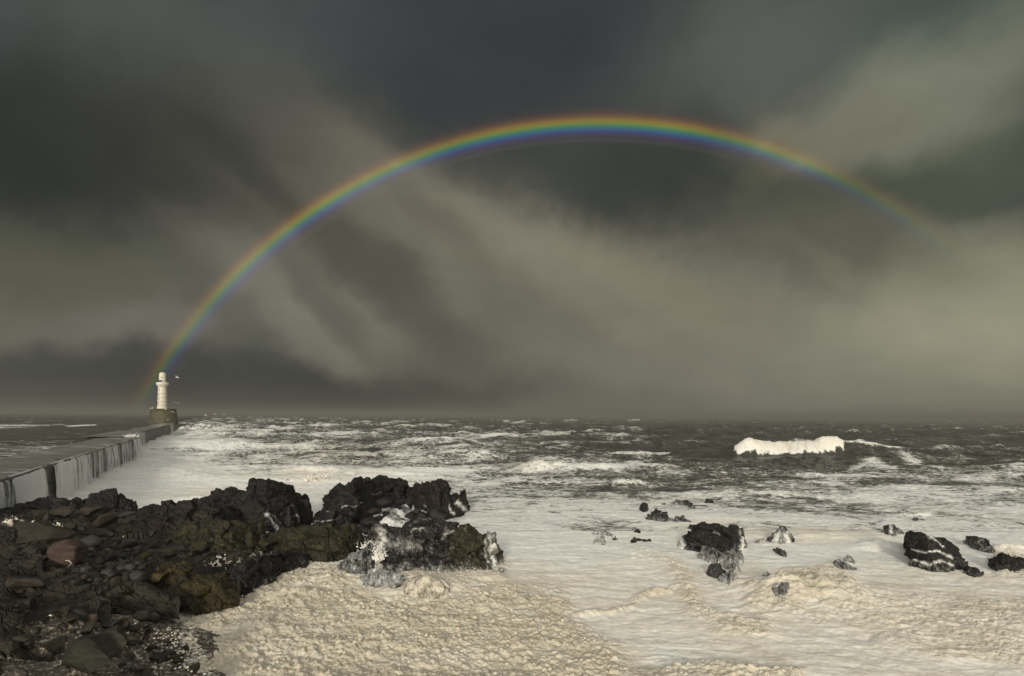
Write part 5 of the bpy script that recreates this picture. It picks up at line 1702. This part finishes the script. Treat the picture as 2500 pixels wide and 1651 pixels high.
prof = [(sh_b * 1.03, 0), (sh_b * 1.03, .5), (sh_b, .55)] + [(shaft_r(ly(998) + k * .1 * ly(943)), k * .1 * ly(943)) for k in range(1, 11)]
obj("shaft", mesh_py("shaft", *lathe(prof, 36), M_WHITE, True), lh)
for py in (990.5, 981, 971.3, 960.8):
    z = ly(py)
    r = shaft_r(z)
    obj("ring_joint", mesh_py("ring_joint", *lathe([(r - .03, z - .11), (r + .03, z - .11), (r + .03, z + .11), (r - .03, z + .11)], 36), M_JOINT, True), lh)
zg = ly(942)
prof = [(sh_t * .98, ly(947)), (sh_t * 1.12, ly(943.5)), (13.2 * mpp, ly(940)), (13.6 * mpp, ly(938.5)), (13.6 * mpp, ly(934.2)), (12.7 * mpp, ly(934.2)), (12.7 * mpp, ly(935.2)), (7 * mpp, ly(935.2))]
obj("gallery", mesh_py("gallery", *lathe(prof, 36), M_WHITE, True), lh)
rl, rl2 = 8.0 * mpp, 7.0 * mpp
prof = [(rl, ly(935.4)), (rl * .99, ly(928)), (rl2 * 1.03, ly(914)), (rl2 * .96, ly(911.5)), (rl2 * .7, ly(910)), (0.01, ly(909.6))]
obj("lantern_tower", mesh_py("lantern_tower", *lathe(prof, 36), M_WHITE, True), lh)
aw = math.radians(222)
aw2 = math.radians(300)
v, f = lathe([(rl + .04, ly(934)), (rl + .04, ly(928.4))], 16, aw, aw2)
obj("blue_band", mesh_py("blue_band", v, f, M_BLUE, True), lh)
obj("cap", mesh_py("cap", *lathe([(rl2 * .55, ly(910)), (rl2 * .5, ly(909.0)), (.2, ly(908.4)), (.01, ly(908.3))], 20), M_CAP, True), lh)
for (px, py) in ((398.5, 922), (394.3, 952.5), (393.7, 964), (393.4, 975), (392.3, 986.5), (390.8, 985.0), (400.5, 997)):
    z = ly(py)
    r = (rl * .98 if py < 935 else shaft_r(z))
    x = (px - 397.5 + 1.2) * mpp
    yy = -math.sqrt(max(r * r - x * x, .1))
    s_ = .26
    o = obj("window", mesh_py("window", *box_data(-s_, s_, -.06, .25, -s_ * 1.3, s_ * 1.3), M_DARK), lh, (x, yy, z))
    o.rotation_euler = (0, 0, math.atan2(x, -yy))


# ------------------------------------------------------------------ gulls
def gull_parts():
    v, f = [], []
    prof = [(-.30, .01), (-.22, .05), (-.05, .085), (.12, .075), (.22, .05), (.30, .03), (.36, .004)]
    n = 8
    for x, r in prof:
        for k in range(n):
            t = 2 * math.pi * k / n
            v.append((x, r * math.cos(t), r * math.sin(t) * .9))
    for i in range(len(prof) - 1):
        for k in range(n):
            f.append((i * n + k, i * n + (k + 1) % n, (i + 1) * n + (k + 1) % n, (i + 1) * n + k))
    body = mesh_py("body", v, f, M_GULLW, True)
    ws = []
    for s in (1, -1):
        pts = [(0, .13, -.10), (.25, .14, -.09), (.45, .05, -.10), (.72, -.10, -.14)]
        zz = [0.02, .14, .15, .05]
        v = []
        for (y_, xa, xb), z_ in zip(pts, zz):
            v += [(xa, s * y_ * 1.0, z_ + .012), (xb, s * y_ * 1.0, z_ + .012), (xb, s * y_, z_ - .012), (xa, s * y_, z_ - .012)]
        f = []
        for i in range(3):
            for k in range(4):
                f.append((i * 4 + k, i * 4 + (k + 1) % 4, i * 4 + 4 + (k + 1) % 4, i * 4 + 4 + k))
        f += [(0, 1, 2, 3), (12, 15, 14, 13)]
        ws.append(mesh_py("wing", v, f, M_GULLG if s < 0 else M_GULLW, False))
    return body, ws


GBODY, GW_ = gull_parts()
GULLS = [(432, 921.5, 170, 1.3, "gull gliding level just right of the lighthouse lantern"), (371, 997, 330, 1.6, "gull rising over the left corner of the roundhead"), (425, 983, 330, 1.0, "gull between the lighthouse foot and the open sky"),
         (435, 984, 330, 1.3, "gull just right of its neighbour beside the lighthouse foot"), (404, 1000, 335, 1.5, "gull in front of the top edge of the roundhead"), (420, 1005.5, 335, 1.5, "gull in front of the right top of the roundhead"),
         (425, 1008, 335, .9, "small gull low in front of the roundhead's right side"), (410, 1025, 320, 1.1, "gull low across the roundhead's shaded face"), (363, 1012, 340, 1.0, "gull left of the roundhead"),
         (502, 1014, 300, 1.2, "gull low over the sea, first of the row right of the pier head"), (525, 1012, 300, 1.2, "gull low over the sea, second of the row right of the pier head"), (546, 1011.5, 300, 1.2, "gull low over the sea, third of the row right of the pier head"),
         (521, 1023, 280, 1.1, "gull skimming below the row right of the pier head"), (558, 1030, 260, 1.0, "gull skimming the wave crest"), (645, 1031, 250, 1.1, "gull over the dark water right of the wave crest")]
for i, (px, py, Y, s, lab) in enumerate(GULLS):
    g = empty("gull", PY(px, py, Y), random.uniform(-.6, .6))
    g.scale = (s * 1.25,) * 3
    g.rotation_euler = (random.uniform(-.4, .4), random.uniform(-.15, .15), random.choice([0, math.pi]) + random.uniform(-.6, .6))
    obj("body", GBODY, g)
    obj("wing", GW_[0], g)
    obj("wing", GW_[1], g)
    tag(g, lab, "gull", "gulls around the pier head")


# ------------------------------------------------------------------ rain haze over the sea
hm = bpy.data.materials.new("rain_haze")
hm.use_nodes = True
hm.node_tree.nodes.clear()
hn = NT(hm.node_tree)
pv = hn.n('ShaderNodeVolumePrincipled')
pv.inputs['Color'].default_value = (.27, .265, .23, 1)
pv.inputs['Density'].default_value = 0.00048
pv.inputs['Anisotropy'].default_value = 0.0
ho = hn.n('ShaderNodeOutputMaterial')
hm.node_tree.links.new(pv.outputs[0], ho.inputs['Volume'])
hv_, hf_ = box_data(-15000, 15000, -300, 13000, -3.7, 40)
hz = obj("haze", mesh_py("haze", hv_, hf_, hm))
tag(hz, "thin grey rain haze lying over the whole sea", kind='stuff')
